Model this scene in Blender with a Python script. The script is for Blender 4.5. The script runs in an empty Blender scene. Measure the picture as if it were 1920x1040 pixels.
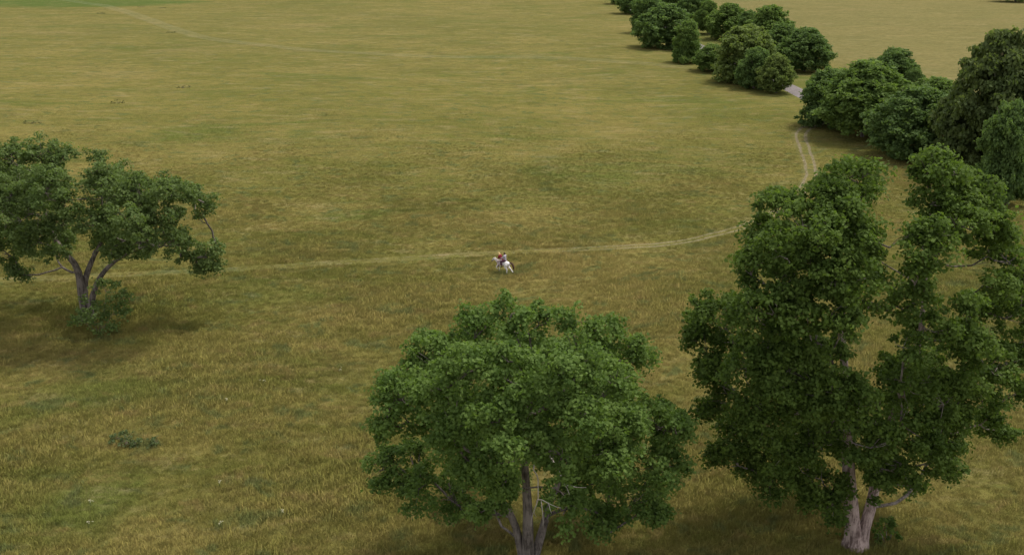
import bpy, bmesh, math, random
import numpy as np
from mathutils import Vector, Matrix

SC = bpy.context.scene
COL = SC.collection
R = math.radians

# ---------------------------------------------------------------- camera
cam_d = bpy.data.cameras.new('camera')
cam = bpy.data.objects.new('camera', cam_d)
COL.objects.link(cam)
cam.location = (0, 0, 40)
cam.rotation_euler = (R(70), 0, 0)
cam_d.sensor_width = 36
cam_d.lens = 36 * 1844 / 1920
cam_d.clip_end = 12000
SC.camera = cam

# ---------------------------------------------------------------- sky, sun, exposure
SUN_EL, SUN_AZ = 66.0, 62.0         # azimuth clockwise from +Y (the view direction)
W = bpy.data.worlds.new('World'); SC.world = W
W.use_nodes = True
nt = W.node_tree
for n in list(nt.nodes): nt.nodes.remove(n)
sky = nt.nodes.new('ShaderNodeTexSky'); sky.sky_type = 'NISHITA'
sky.sun_disc = False
sky.sun_elevation = R(SUN_EL); sky.sun_rotation = R(SUN_AZ)
sky.air_density = 1.0; sky.dust_density = 2.0; sky.ozone_density = 1.0
hs = nt.nodes.new('ShaderNodeHueSaturation'); hs.inputs['Saturation'].default_value = 0.25   # thin overcast
bg = nt.nodes.new('ShaderNodeBackground'); bg.inputs['Strength'].default_value = 0.15
wo = nt.nodes.new('ShaderNodeOutputWorld')
nt.links.new(sky.outputs[0], hs.inputs['Color']); nt.links.new(hs.outputs[0], bg.inputs['Color'])
nt.links.new(bg.outputs[0], wo.inputs['Surface'])
sun_d = bpy.data.lights.new('sun', 'SUN'); sun_d.energy = 1.5; sun_d.angle = R(11); sun_d.color = (1.0, .95, .87)
sun = bpy.data.objects.new('sun', sun_d); COL.objects.link(sun)
sd = Vector((math.sin(R(SUN_AZ)) * math.cos(R(SUN_EL)), math.cos(R(SUN_AZ)) * math.cos(R(SUN_EL)), math.sin(R(SUN_EL))))
sun.rotation_euler = sd.to_track_quat('Z', 'Y').to_euler()
SC.view_settings.view_transform = 'Standard'
SC.view_settings.look = 'None'
SC.view_settings.exposure = 0.88
SC.view_settings.gamma = 1.0
SC.view_settings.use_curve_mapping = False
SC.render.film_transparent = False
SC.cycles.max_bounces = 6
SC.cycles.diffuse_bounces = 3
SC.cycles.transmission_bounces = 4

# ---------------------------------------------------------------- measured positions, in metres
CENTRE_BASE=(1.04,53.39,0.130)
CENTRE_LOBES=[(-1.19,-2.57,19.09,1.25),(-3.31,1.71,16.64,1.46),(0.56,1.25,17.19,1.28),(2.59,-1.81,18.52,1.15),(4.26,-0.44,17.21,1.18),(5.99,-0.69,16.20,1.19),(-5.68,0.53,15.30,1.67),(-6.92,1.36,14.03,1.14),(-7.28,-3.05,14.10,1.77),(-7.97,-3.03,12.20,1.39),(-8.32,1.26,7.36,1.69),(-6.81,-0.67,6.81,1.58),(-4.98,1.12,4.90,1.54),(-3.07,-3.65,7.59,1.00),(4.38,-5.91,16.67,1.28),(5.24,1.69,12.96,1.49),(7.60,2.26,10.06,1.86),(8.36,-2.51,11.81,1.31),(7.65,-2.51,9.42,1.74),(6.83,-0.11,5.68,1.67),(5.23,1.92,3.98,1.67),(7.91,-0.00,4.56,0.95),(4.59,-0.72,4.13,1.07),(-3.29,-6.22,17.45,1.64),(-3.93,4.91,12.79,1.91),(-3.52,-1.47,15.19,1.80),(-1.18,-6.58,18.08,1.45),(-0.63,4.35,13.46,1.84),(-1.20,2.10,14.04,1.72),(1.00,-7.83,18.37,1.31),(2.00,5.63,12.40,1.84),(1.41,1.36,14.03,1.57),(2.86,-6.65,18.12,1.25),(4.61,6.05,12.44,1.60),(3.23,-2.22,16.05,1.37),(-4.22,-5.93,14.28,1.68),(-4.50,-1.73,12.02,1.83),(-2.01,-7.43,15.72,1.45),(-2.15,-0.87,12.27,1.66),(0.22,-7.22,16.08,1.45),(0.67,8.02,9.42,1.93),(0.34,-2.60,13.70,1.60),(2.57,-7.66,15.68,1.61),(3.12,-0.75,12.03,1.86),(-2.96,-5.71,11.84,1.53),(-2.99,7.95,4.76,2.12),(-3.18,-0.15,8.57,1.71),(-0.63,-8.74,14.87,1.15),(-0.91,6.61,7.04,1.69),(-0.54,1.22,9.30,1.41),(1.49,-7.91,13.46,1.46),(2.00,1.29,8.11,1.76),(3.90,-6.32,12.53,1.69),(4.35,5.53,5.74,2.14),(4.55,-0.18,8.97,1.91),(-1.48,-6.18,10.61,1.12),(-1.52,5.20,4.01,1.42),(-1.52,-2.26,8.17,1.21),(2.00,-4.98,9.16,1.28),(3.33,5.46,2.72,1.64),(-5.08,-5.41,15.95,1.30),(-5.37,-1.95,14.23,1.39),(5.04,-4.88,13.38,1.48),(5.99,6.55,8.62,1.88),(5.39,-2.04,11.83,1.57),(-0.86,-3.48,19.50,0.81),(-1.33,-3.06,18.64,0.86),(-2.66,1.45,16.72,0.92),(-2.66,1.74,17.07,0.93),(0.00,-0.10,16.84,0.77),(0.98,0.29,17.62,0.93),(2.35,-2.52,18.12,0.89),(3.80,-0.91,17.50,0.85),(4.73,0.78,17.36,0.90),(5.76,-1.18,16.70,0.91),(5.97,-1.34,15.77,0.71),(-5.25,1.70,14.97,1.29),(-6.28,1.88,15.08,1.29),(-7.08,1.05,13.61,0.76),(-6.76,1.19,14.48,0.73),(-6.55,-3.84,14.54,1.22),(-7.73,-1.49,14.81,1.06),(-7.79,-1.54,12.65,1.03),(-8.26,-2.49,12.58,1.04),(-7.65,2.69,7.11,1.23),(-9.33,0.27,7.44,1.24),(-6.28,0.77,7.06,1.01),(-6.77,0.52,6.18,1.06),(-5.33,2.37,5.34,1.09),(-4.13,-0.12,4.70,1.08),(-2.79,-4.59,7.77,0.76),(-2.94,-4.00,7.16,0.71),(4.49,-5.71,16.23,0.82),(5.86,0.96,12.71,1.10),(5.49,2.25,12.59,0.92),(8.40,0.38,10.62,1.20),(8.45,0.69,10.01,1.17),(8.40,-3.65,12.37,1.00),(7.81,-1.33,12.24,0.85),(7.63,-4.04,10.07,1.25),(8.24,-0.66,9.54,1.13),(6.20,-0.79,5.33,1.02),(7.68,1.62,5.27,1.04),(5.42,3.68,4.64,1.17),(4.91,1.03,3.34,1.17),(7.77,-0.87,4.85,0.61),(8.34,0.32,4.52,0.68),(5.03,-1.17,3.99,0.71),(4.34,0.21,4.57,0.70),(-3.70,-5.93,18.00,1.16),(-3.28,-7.14,17.91,1.00),(-4.60,3.12,12.61,1.37),(-4.20,4.88,13.60,1.45),(-3.04,-0.30,15.76,1.11),(-2.85,-0.38,15.02,1.40),(-0.91,-7.84,17.63,1.00),(-0.64,-5.33,17.84,0.91),(-0.07,3.60,13.18,1.40),(-0.28,5.73,12.66,1.35),(-1.45,1.84,13.54,1.08),(-1.40,1.16,13.35,1.05),(1.70,-7.69,18.23,0.91),(1.36,-8.13,17.98,0.86),(1.97,6.22,12.92,1.24),(1.39,5.04,12.17,1.15),(1.87,2.49,14.40,1.05),(0.77,0.44,14.40,0.94),(2.28,-6.24,18.03,0.85),(2.60,-7.37,17.62,0.86),(3.97,5.74,12.50,1.12),(5.38,5.26,12.03,1.14),(3.71,-2.19,16.17,1.04),(3.63,-1.07,16.55,0.90),(-4.55,-6.40,13.57,1.22),(-4.29,-4.61,13.61,1.28),(-3.63,-3.04,11.84,1.18),(-4.32,-0.70,12.73,1.11),(-2.33,-7.92,15.16,1.00),(-1.62,-8.90,16.25,1.13),(-1.85,-1.72,11.64,1.27),(-1.54,0.13,12.14,1.25),(-0.19,-7.39,15.56,1.11),(0.86,-6.25,15.98,0.99),(1.10,6.44,9.99,1.47),(1.38,8.45,9.27,1.30),(0.84,-3.49,14.07,1.17),(0.98,-2.82,13.71,0.96),(2.01,-6.47,15.22,1.03),(2.40,-8.46,16.30,1.14),(3.12,0.44,12.80,1.38),(4.01,-0.79,11.91,1.40),(-2.87,-6.10,11.24,1.00),(-2.30,-7.00,12.27,1.13),(-4.19,9.17,4.47,1.64),(-2.34,8.29,5.36,1.39),(-3.93,-0.04,8.56,1.03),(-3.92,-0.88,8.80,1.15),(-0.50,-8.76,14.40,0.82),(-0.96,-9.99,15.13,0.75),(-1.70,7.83,6.60,1.17),(-0.13,7.85,6.99,1.14),(-0.56,0.62,8.62,0.89),(-1.03,0.79,8.92,0.85),(0.98,-8.21,13.80,1.10),(0.82,-6.63,13.14,1.07),(1.06,1.83,8.15,1.26),(1.46,1.79,7.65,1.25),(4.75,-5.04,12.25,1.24),(4.24,-6.88,11.91,1.09),(4.04,5.74,4.80,1.34),(4.86,5.37,5.04,1.30),(3.53,-0.50,8.91,1.26),(4.17,-0.15,8.52,1.47),(-1.66,-5.72,10.23,0.79),(-1.37,-5.23,10.96,0.73),(-0.81,5.27,4.29,0.95),(-2.27,4.16,3.96,1.02),(-1.67,-2.87,7.65,0.86),(-1.45,-3.13,8.65,0.90),(2.37,-5.76,8.84,0.99),(1.81,-6.30,8.61,0.97),(2.82,5.22,2.33,1.21),(3.48,5.92,2.21,1.03),(-4.49,-4.23,15.87,0.95),(-5.51,-5.33,15.68,0.81),(-4.90,-2.38,14.68,1.02),(-5.33,-1.28,14.82,0.91),(5.56,-4.90,13.71,0.92),(5.25,-4.56,13.78,1.13),(6.13,7.39,9.15,1.40),(6.91,5.90,8.45,1.41),(6.00,-3.44,12.28,1.05),(4.70,-3.19,11.85,1.01)]
CENTRE_STEMS= [[(0.0, 0.0, -0.0), (-0.03, -0.3, 4.84), (-0.22, -0.4, 7.97), (-0.23, -0.6, 11.05), (-0.88, -1.0, 14.1)], [(-0.17, 0.0, -0.0), (-0.77, 0.2, 3.31), (-1.71, 0.0, 5.62), (-3.0, -0.8, 7.84), (-4.51, -2.0, 10.74)], [(0.17, 0.0, -0.0), (0.96, 0.8, 2.9), (1.7, 1.2, 5.44), (3.04, 1.8, 8.2), (4.01, 2.2, 11.04)]]
CENTRE_DEAD= [[(0.28, -6.0, 12.35), (0.16, -6.2, 11.46), (0.43, -6.4, 10.91), (0.38, -6.5, 9.79), (0.15, -6.5, 8.93), (0.03, -6.6, 8.13)], [(0.38, -6.5, 9.79), (1.02, -6.8, 9.74), (1.65, -7.0, 9.53)], [(0.61, -6.5, 9.68), (0.65, -6.6, 8.82), (0.69, -6.6, 8.13)], [(0.96, -6.7, 9.68), (1.14, -6.8, 9.06)], [(0.38, -6.5, 9.79), (0.22, -6.1, 8.84), (0.34, -6.0, 8.32)], [(1.74, -7.0, 11.35), (1.97, -7.2, 10.9), (2.08, -7.3, 10.6)], [(1.92, -7.0, 11.01), (2.42, -7.3, 11.07), (2.92, -7.6, 11.22)]]
TWIN_BASE=(23.37,56.57,0.048)
TWIN_LOBES=[(-2.95,1.67,25.14,1.36),(-1.54,1.79,24.61,0.85),(-5.64,-2.31,25.62,0.73),(-7.42,-2.19,24.55,0.98),(-7.79,0.97,23.76,0.91),(-7.30,-4.51,23.98,1.36),(-5.15,-4.63,24.17,1.53),(-3.49,-3.92,23.65,1.02),(-8.06,0.71,21.70,1.17),(-9.53,-4.67,22.01,1.07),(-7.24,-4.59,21.67,1.55),(-5.67,3.09,19.41,1.72),(-5.02,-5.99,21.85,1.63),(-3.18,-4.45,22.09,0.84),(-0.49,4.12,19.67,1.07),(-9.55,-3.35,20.58,0.80),(-11.39,0.46,17.14,1.13),(-10.30,1.34,15.98,1.43),(-11.51,0.50,15.05,1.08),(-9.44,-4.85,18.71,1.67),(-7.66,-5.99,19.02,1.66),(-3.74,5.36,15.06,2.05),(-5.73,-6.31,19.47,1.53),(-3.09,-5.08,19.45,1.14),(-10.96,-0.37,13.42,1.41),(-9.63,-4.17,15.56,1.75),(-7.33,-4.90,15.56,1.73),(-4.24,4.05,12.38,2.19),(-5.42,1.26,12.65,1.93),(-4.91,-4.94,15.92,1.72),(-10.15,-0.24,10.92,1.30),(-8.74,-4.04,12.70,1.65),(-6.27,-4.38,12.53,1.77),(-2.55,4.43,8.26,1.90),(-10.05,0.00,7.29,0.91),(-7.70,1.37,7.11,1.50),(-6.32,-3.43,9.09,1.71),(-5.12,0.30,6.92,1.83),(-4.13,-4.61,12.65,1.45),(-1.02,5.80,7.87,1.87),(-2.87,-1.20,10.85,1.55),(-3.60,-6.15,14.47,1.28),(-6.67,-1.98,6.11,1.09),(-3.29,-1.06,5.74,1.59),(-2.45,-1.68,4.33,1.04),(-3.12,-5.09,10.77,1.58),(0.23,5.62,5.02,1.73),(-0.77,0.89,7.38,1.77),(-0.51,-3.61,8.07,1.32),(2.62,4.36,4.62,1.66),(0.40,-1.51,6.80,1.37),(1.00,-0.56,26.44,1.30),(0.67,0.16,25.68,0.63),(3.03,0.46,25.12,1.46),(4.08,-0.76,24.70,1.19),(0.81,-1.12,24.25,1.06),(2.02,-2.51,23.53,1.59),(4.97,-0.41,22.56,1.34),(-0.71,-5.03,22.91,1.35),(-1.41,-5.55,21.38,0.88),(-0.45,-5.00,20.07,1.02),(3.65,5.14,17.42,1.21),(5.64,-1.11,22.28,1.07),(6.90,0.04,20.38,1.23),(0.18,-4.91,18.07,1.28),(3.09,1.49,15.36,1.43),(-0.84,-4.81,16.87,1.10),(5.17,-2.43,19.58,1.13),(7.88,-0.05,16.91,1.32),(1.06,-4.27,14.75,1.25),(3.90,3.30,12.16,1.47),(3.18,-5.09,16.83,1.34),(7.32,-1.37,14.26,1.38),(-0.48,-5.08,14.63,1.42),(4.33,5.08,9.78,1.78),(1.58,-0.45,12.35,1.55),(2.12,-4.63,13.01,1.45),(5.60,3.01,10.05,1.73),(3.68,-1.43,11.35,1.54),(5.90,-1.94,12.71,1.51),(8.44,-1.02,12.07,0.87),(-0.13,-4.33,11.78,1.66),(2.47,-3.90,10.46,1.49),(4.92,1.07,7.68,1.63),(8.25,1.72,8.52,1.14),(8.69,0.51,8.47,0.84),(2.06,-3.88,8.90,1.44),(0.51,-3.44,8.34,1.45),(-1.73,-4.36,11.80,1.46),(2.12,5.53,7.14,1.89),(4.44,-1.30,6.68,0.76),(3.72,2.04,3.62,1.03),(9.04,-0.00,17.96,1.18),(9.73,-0.00,15.09,1.20),(5.70,0.49,20.57,1.11),(3.25,-1.61,24.06,1.24),(7.90,-0.42,19.51,1.17),(7.12,1.33,16.35,1.15),(8.75,0.33,14.94,1.35),(5.95,-2.61,14.48,1.29),(3.72,-4.13,14.16,1.26),(2.61,-4.03,17.54,0.74),(4.19,-0.84,16.17,0.79),(-0.73,-4.13,23.40,0.77),(1.33,0.64,21.89,0.85),(-0.90,-4.58,19.09,0.91),(2.82,-0.42,24.05,1.26),(-6.37,-5.06,23.38,1.35),(-5.14,-1.36,22.20,1.45),(-5.64,-4.24,20.26,1.52),(-8.62,-4.82,23.00,1.18),(-7.15,0.32,21.32,1.30),(-8.20,-5.22,20.63,1.37),(-8.27,-4.43,17.04,1.54),(-5.92,-4.77,17.19,1.53),(-8.00,-5.51,14.50,1.41),(-5.68,-5.90,14.69,1.53),(-2.29,3.98,10.66,1.80),(-8.16,-4.68,11.62,1.39),(-4.87,-3.75,10.01,1.49),(-4.83,-1.76,26.10,1.04),(-3.29,-0.64,26.01,0.99),(-5.38,-3.20,24.93,1.20),(-1.93,4.50,23.12,1.27),(-4.59,-0.86,24.27,1.25),(-4.36,-4.40,25.08,1.06),(-6.48,-3.92,24.83,1.01),(-3.24,3.68,22.75,1.06),(-4.65,-5.27,23.15,1.29),(-0.73,5.55,20.01,1.53),(-4.05,-5.83,21.48,1.17),(-1.97,-0.38,19.50,1.30),(4.75,-1.19,23.62,1.13),(2.01,0.07,25.54,1.14),(0.20,-4.70,23.58,1.18),(4.00,3.76,21.52,1.43),(-9.51,0.64,14.81,1.42),(-9.83,-0.43,12.52,1.35),(-8.09,1.72,8.52,1.49),(-9.01,-0.61,7.14,1.11),(-6.71,0.74,6.26,1.35),(-4.16,0.40,4.64,1.21),(-8.57,-5.02,15.28,1.36),(-7.06,0.24,12.76,1.50),(-3.23,-0.66,3.67,1.13),(-1.77,0.34,2.18,0.86),(-8.68,2.07,16.79,1.16),(2.73,-4.49,19.38,0.73),(7.37,3.84,16.00,0.87),(2.98,-3.67,16.19,1.00),(7.96,0.14,10.15,1.03),(-2.15,0.47,24.70,1.02),(-1.50,2.24,24.29,0.60),(-5.47,-2.89,25.99,0.52),(-7.85,-2.05,24.70,0.67),(-7.61,0.12,24.27,0.54),(-8.24,-4.04,24.05,1.00),(-6.12,-5.18,24.25,0.99),(-3.91,-4.86,23.64,0.75),(-7.71,1.44,22.25,0.79),(-9.86,-3.81,21.49,0.67),(-6.81,-4.71,22.23,1.01),(-4.65,4.86,19.46,1.14),(-5.86,-6.19,21.68,1.23),(-3.37,-4.48,22.49,0.58),(-0.09,4.89,19.48,0.70),(-9.88,-3.08,20.23,0.54),(-11.12,0.79,16.81,0.76),(-11.28,2.27,15.83,1.02),(-11.70,0.40,15.44,0.69),(-9.65,-6.27,19.67,1.25),(-8.29,-6.66,19.50,1.02),(-4.65,5.10,15.26,1.34),(-4.86,-6.51,18.92,1.09),(-10.62,-0.76,14.09,0.94),(-9.40,-2.98,14.91,1.25),(-8.29,-5.50,16.12,1.31),(-3.11,4.97,11.93,1.69),(-5.48,2.83,11.63,1.49),(-4.89,-5.73,14.90,1.23),(-10.47,-0.54,10.44,0.82),(-7.90,-4.13,12.52,1.26),(-5.76,-5.84,13.49,1.07),(-3.14,6.17,8.90,1.44),(-10.01,0.09,6.89,0.58),(-7.30,0.66,6.56,1.07),(-5.81,-1.83,9.65,1.05),(-4.58,-0.70,7.46,1.23),(-4.13,-5.42,13.25,0.93),(-1.76,5.28,7.38,1.38),(-2.22,-0.00,11.06,1.05),(-3.50,-6.08,14.03,0.96),(-7.05,-1.71,6.61,0.73),(-2.43,-1.15,5.73,1.13),(-2.75,-1.46,4.86,0.73),(-4.26,-3.39,10.55,1.19),(-0.67,5.72,5.23,1.05),(0.26,-0.55,8.05,1.36),(-0.91,-4.84,7.38,0.86),(2.82,2.92,4.10,1.10),(0.69,-0.99,7.24,0.84),(1.81,-1.85,26.32,0.99),(0.69,0.24,25.97,0.39),(2.41,-0.51,25.11,1.12),(4.38,-0.29,24.20,0.90),(1.20,-1.98,24.62,0.66),(2.61,-4.08,23.91,1.02),(4.37,0.64,23.02,1.02),(-0.93,-5.31,21.68,0.56),(-0.82,-5.16,20.35,0.69),(5.12,-0.48,22.35,0.83),(7.00,0.58,21.01,0.89),(0.92,-5.74,18.19,0.81),(2.30,1.89,15.02,1.05),(-1.02,-5.91,16.39,0.82),(5.52,-2.19,19.02,0.69),(8.08,0.35,17.35,0.92),(3.18,2.36,12.29,1.10),(2.98,-3.90,16.32,0.94),(6.67,-0.70,14.57,0.94),(-0.82,-4.45,14.20,0.92),(5.05,4.43,9.42,1.24),(0.87,1.00,12.80,0.99),(2.24,-3.72,12.27,0.99),(4.74,2.91,10.26,1.12),(4.00,-2.47,12.00,1.05),(5.21,-3.04,12.44,1.07),(8.70,-0.79,11.81,0.63),(0.67,-5.03,11.22,1.06),(2.86,-5.50,9.95,1.12),(5.18,0.43,8.31,1.05),(8.16,1.57,8.05,0.77),(8.86,0.66,8.23,0.52),(2.58,-4.27,9.47,0.88),(-0.38,-2.98,7.90,1.00),(-1.40,-5.49,11.00,0.96),(3.45,4.29,6.90,1.37),(4.76,-0.97,6.42,0.52),(3.76,1.05,4.00,0.74),(9.51,-0.28,18.41,0.80),(10.37,-0.07,14.99,0.80),(5.82,0.57,20.99,0.83),(4.01,-1.13,24.45,0.75),(7.73,-0.38,19.03,0.72),(6.45,2.05,16.32,0.81),(8.50,-0.49,14.26,0.81),(5.38,-3.63,14.54,0.85),(2.97,-3.72,14.01,0.97),(2.96,-4.71,17.75,0.53),(3.86,-1.17,16.28,0.57),(-1.29,-4.38,23.48,0.51),(1.79,-0.09,21.70,0.63),(-1.34,-4.31,19.49,0.68),(3.40,0.87,23.69,0.76),(-6.87,-6.52,24.02,0.97),(-4.20,-0.20,22.19,0.89),(-6.54,-4.46,20.07,1.02),(-8.48,-6.00,22.58,0.83),(-6.27,0.82,21.17,0.85),(-7.73,-5.98,20.37,1.02),(-7.61,-3.04,16.63,0.96),(-6.45,-5.67,16.89,0.97),(-7.24,-5.51,14.52,0.92),(-6.05,-5.84,14.27,1.06),(-3.35,2.50,11.25,1.22),(-8.88,-3.23,11.77,0.98),(-5.69,-3.95,9.94,1.15),(-4.63,-2.53,25.61,0.73),(-2.93,-1.68,26.31,0.72),(-4.64,-3.01,24.84,0.77),(-2.59,4.28,23.33,0.82),(-4.44,0.39,24.92,0.94),(-4.67,-4.86,24.85,0.79),(-5.89,-3.77,24.74,0.73),(-3.23,3.36,23.30,0.80),(-5.44,-5.11,23.30,0.90),(-1.82,6.41,20.22,1.03),(-4.88,-5.20,21.46,0.84),(-1.42,-0.10,19.38,0.92),(3.96,-0.03,23.80,0.75),(1.45,0.56,25.14,0.76),(0.39,-5.61,23.11,0.85),(3.54,3.76,21.02,1.11),(-9.23,1.93,14.23,1.00),(-10.53,0.41,12.90,1.03),(-8.55,1.39,7.86,0.91),(-9.48,0.47,7.25,0.74),(-7.41,-0.21,5.83,1.01),(-4.40,0.66,5.01,0.81),(-7.91,-6.23,14.98,0.82),(-6.22,0.94,12.89,0.91),(-3.54,0.32,4.12,0.87),(-1.39,0.48,1.88,0.55),(-9.08,1.56,16.51,0.87),(2.30,-4.55,19.22,0.47),(6.85,3.35,15.99,0.65),(3.44,-4.24,16.14,0.75),(7.87,0.34,9.76,0.66)]
TWIN_STEMS= [[(-0.11, 0.0, 0.0), (-0.6, -0.1, 2.68), (-1.28, -0.3, 6.08), (-2.0, -0.4, 10.81), (-2.83, -0.3, 15.94), (-3.36, 0.0, 20.74), (-3.52, 0.0, 24.09)], [(0.25, 0.0, 0.0), (0.69, 0.2, 2.9), (0.97, 0.5, 5.19), (1.44, 0.8, 8.63), (2.44, 0.8, 13.25), (2.39, 0.8, 18.36), (1.88, 0.5, 23.29)]]
SPREAD_BASE=(-44.97,96.48,0.069)
SPREAD_LOBES=[(-1.51,-1.36,18.06,2.12),(-5.14,-0.08,17.33,2.15),(0.80,-1.17,17.58,1.56),(-2.20,-5.63,16.04,2.37),(-8.51,3.64,13.29,2.48),(-6.01,1.70,14.11,2.56),(-7.69,-0.46,15.51,2.27),(1.78,-6.96,16.65,2.12),(-5.58,6.11,13.71,2.61),(-1.98,0.84,14.62,2.30),(5.80,-6.05,17.60,1.17),(0.88,6.05,15.85,1.20),(3.73,-6.78,15.20,1.81),(-0.69,-6.97,13.80,2.35),(-4.83,1.14,11.43,2.57),(-4.45,-5.33,12.78,2.29),(6.31,-5.58,15.40,2.16),(3.11,5.11,13.32,2.47),(4.02,-0.18,13.94,2.29),(9.54,-5.99,15.62,1.93),(4.91,6.12,12.18,2.27),(12.23,-6.35,15.97,1.71),(10.46,-1.48,14.68,1.80),(8.92,-7.83,13.53,2.44),(5.80,-7.17,12.81,2.04),(2.05,1.40,10.20,2.23),(11.39,-6.37,13.20,2.05),(13.72,-4.74,14.85,1.09),(11.42,3.96,12.11,1.08),(12.70,-1.73,14.03,1.13),(13.67,0.81,12.21,1.39),(2.08,-6.32,12.28,1.73),(-1.45,-5.87,10.79,2.08),(-3.47,-1.92,9.52,2.17),(-7.49,0.16,7.70,1.87),(0.40,-4.67,9.42,1.67),(-3.88,5.06,7.67,1.68),(-6.72,-0.00,5.29,1.30),(11.87,-6.33,10.94,1.52),(9.67,-0.32,9.01,1.62),(8.98,-5.98,10.56,1.75),(4.43,5.80,7.18,2.15),(6.79,-0.47,8.77,1.86),(11.10,0.75,7.62,1.77),(13.82,-0.79,8.13,1.51),(12.40,-0.00,6.29,1.17),(14.04,0.00,6.11,0.88),(6.66,-6.27,10.49,1.53),(2.03,4.00,7.46,1.54),(3.84,0.38,8.32,1.64),(-8.36,-2.80,12.58,2.24),(-10.59,0.13,14.53,2.00),(-9.81,-0.42,8.47,1.86),(-1.87,-0.40,17.46,1.55),(-0.85,-0.54,18.13,1.64),(-5.15,0.36,18.04,1.41),(-5.68,-0.70,17.82,1.52),(0.61,-0.23,18.05,0.95),(0.11,-1.82,17.33,1.00),(-1.92,-7.26,15.40,1.60),(-2.45,-6.56,15.46,1.56),(-8.00,5.58,12.59,1.56),(-9.11,5.74,14.07,1.69),(-5.88,1.87,14.78,1.62),(-5.55,-0.08,13.14,1.66),(-7.32,1.07,14.73,1.50),(-7.11,1.01,16.00,1.47),(1.29,-7.33,17.21,1.43),(2.41,-9.26,16.37,1.63),(-4.54,5.74,12.93,2.01),(-4.75,7.52,13.38,1.96),(-2.50,-0.23,13.95,1.52),(-1.88,1.28,15.20,1.50),(5.94,-5.01,17.33,0.85),(6.35,-5.02,17.38,0.82),(1.47,5.18,15.88,0.79),(3.20,-7.76,14.84,1.37),(2.84,-7.37,15.31,1.15),(-1.85,-8.67,13.59,1.75),(0.35,-5.29,13.35,1.42),(-5.75,-1.40,10.66,1.67),(-4.96,0.71,12.31,1.76),(-4.33,-7.58,12.24,1.43),(-3.93,-2.94,13.19,1.73),(7.10,-6.45,15.78,1.42),(5.72,-5.16,16.04,1.43),(3.45,3.06,14.02,1.73),(2.90,2.82,12.55,1.56),(3.29,1.24,14.53,1.53),(4.34,-0.52,13.15,1.52),(8.62,-6.33,15.63,1.40),(8.86,-5.84,15.75,1.40),(5.74,5.75,12.50,1.72),(5.74,8.11,11.90,1.69),(12.18,-7.77,16.54,1.28),(11.77,-5.25,15.36,1.23),(10.38,-3.05,14.05,1.27),(11.07,-0.39,14.69,1.09),(9.59,-5.79,13.87,1.54),(10.16,-9.87,13.67,1.84),(5.33,-5.15,12.07,1.43),(5.99,-5.97,12.33,1.41),(1.89,2.62,9.63,1.71),(2.83,1.71,10.46,1.67),(11.43,-7.50,13.76,1.46),(11.41,-6.97,12.54,1.38),(13.46,-5.73,15.14,0.75),(14.15,-4.14,14.79,0.69),(11.23,4.38,11.72,0.75),(10.92,4.91,12.15,0.68),(13.15,-0.69,14.28,0.78),(12.19,-2.50,14.18,0.73),(13.87,0.24,12.68,0.89),(13.40,0.18,11.65,1.01),(1.31,-6.00,12.65,1.12),(2.18,-6.40,12.70,1.16),(-1.07,-6.68,11.37,1.54),(-0.74,-5.96,11.51,1.47),(-4.55,-0.39,9.70,1.52),(-4.50,-0.22,9.62,1.46),(-7.59,0.03,6.89,1.20),(-7.40,0.88,8.41,1.45),(0.76,-5.81,9.04,1.08),(0.70,-3.35,10.00,1.27),(-3.90,4.37,8.36,1.13),(-3.95,3.56,7.24,1.26),(-6.86,0.23,5.68,0.94),(-6.23,-0.18,5.31,0.89),(11.39,-7.08,10.83,1.10),(10.26,0.66,8.82,1.20),(8.75,-5.39,11.19,1.30),(8.90,-4.21,11.24,1.26),(3.74,5.77,7.05,1.43),(4.23,6.12,6.39,1.36),(6.27,-1.78,8.23,1.41),(6.45,1.29,8.37,1.16),(10.68,1.13,8.21,1.24),(10.66,0.02,7.15,1.12),(14.47,0.06,8.37,1.05),(13.78,-1.56,7.66,1.01),(12.65,0.01,6.08,0.76),(12.45,-0.43,5.93,0.79),(13.62,-0.29,6.02,0.66),(14.29,-0.78,6.28,0.55),(6.79,-7.33,9.91,0.97),(6.02,-5.21,10.79,1.12),(1.59,3.65,7.23,0.98),(1.36,2.99,7.36,0.99),(3.93,1.47,7.93,1.25),(4.45,0.57,8.16,1.16),(-9.18,-1.88,11.85,1.46),(-7.76,-2.30,12.00,1.64),(-9.60,0.84,14.54,1.38),(-11.41,-1.22,14.43,1.39),(-9.04,0.17,8.61,1.26),(-10.73,1.18,8.15,1.16)]
SPREAD_STEMS= [[(0.0, 0.0, -0.0), (-0.16, -0.1, 2.47), (-0.08, -0.2, 4.59), (-0.27, -0.4, 6.43), (-1.41, -0.8, 8.59), (-2.37, -0.5, 11.91), (-2.25, 0.0, 15.67)], [(0.0, 0.0, -0.0), (-0.13, 0.2, 2.35), (0.25, 0.3, 4.41), (1.13, 0.5, 6.41), (2.61, 1.0, 9.17), (3.56, 1.2, 12.55)], [(0.17, 0.0, -0.0), (0.94, -0.5, 2.32), (2.23, -1.0, 4.89), (4.38, -1.5, 7.1), (7.49, -2.0, 8.7), (11.03, -2.0, 8.98)]]
BRUSH_BASE=(-42.56,93.25,0.100)
BRUSH_LOBES=[(1.67,-0.53,4.55,1.61),(-0.19,-0.91,2.56,1.51),(2.05,-0.33,2.03,1.31),(-1.51,-0.51,1.34,0.98),(0.73,-0.81,0.94,1.20),(2.96,-0.24,3.74,0.87)]
SPROUT_BASE=(25.44,56.78,0.072)
SPROUT_LOBES=[(-0.16,0.05,1.37,0.65),(-0.38,0.15,0.54,0.54),(0.43,0.20,0.63,0.51)]
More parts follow.
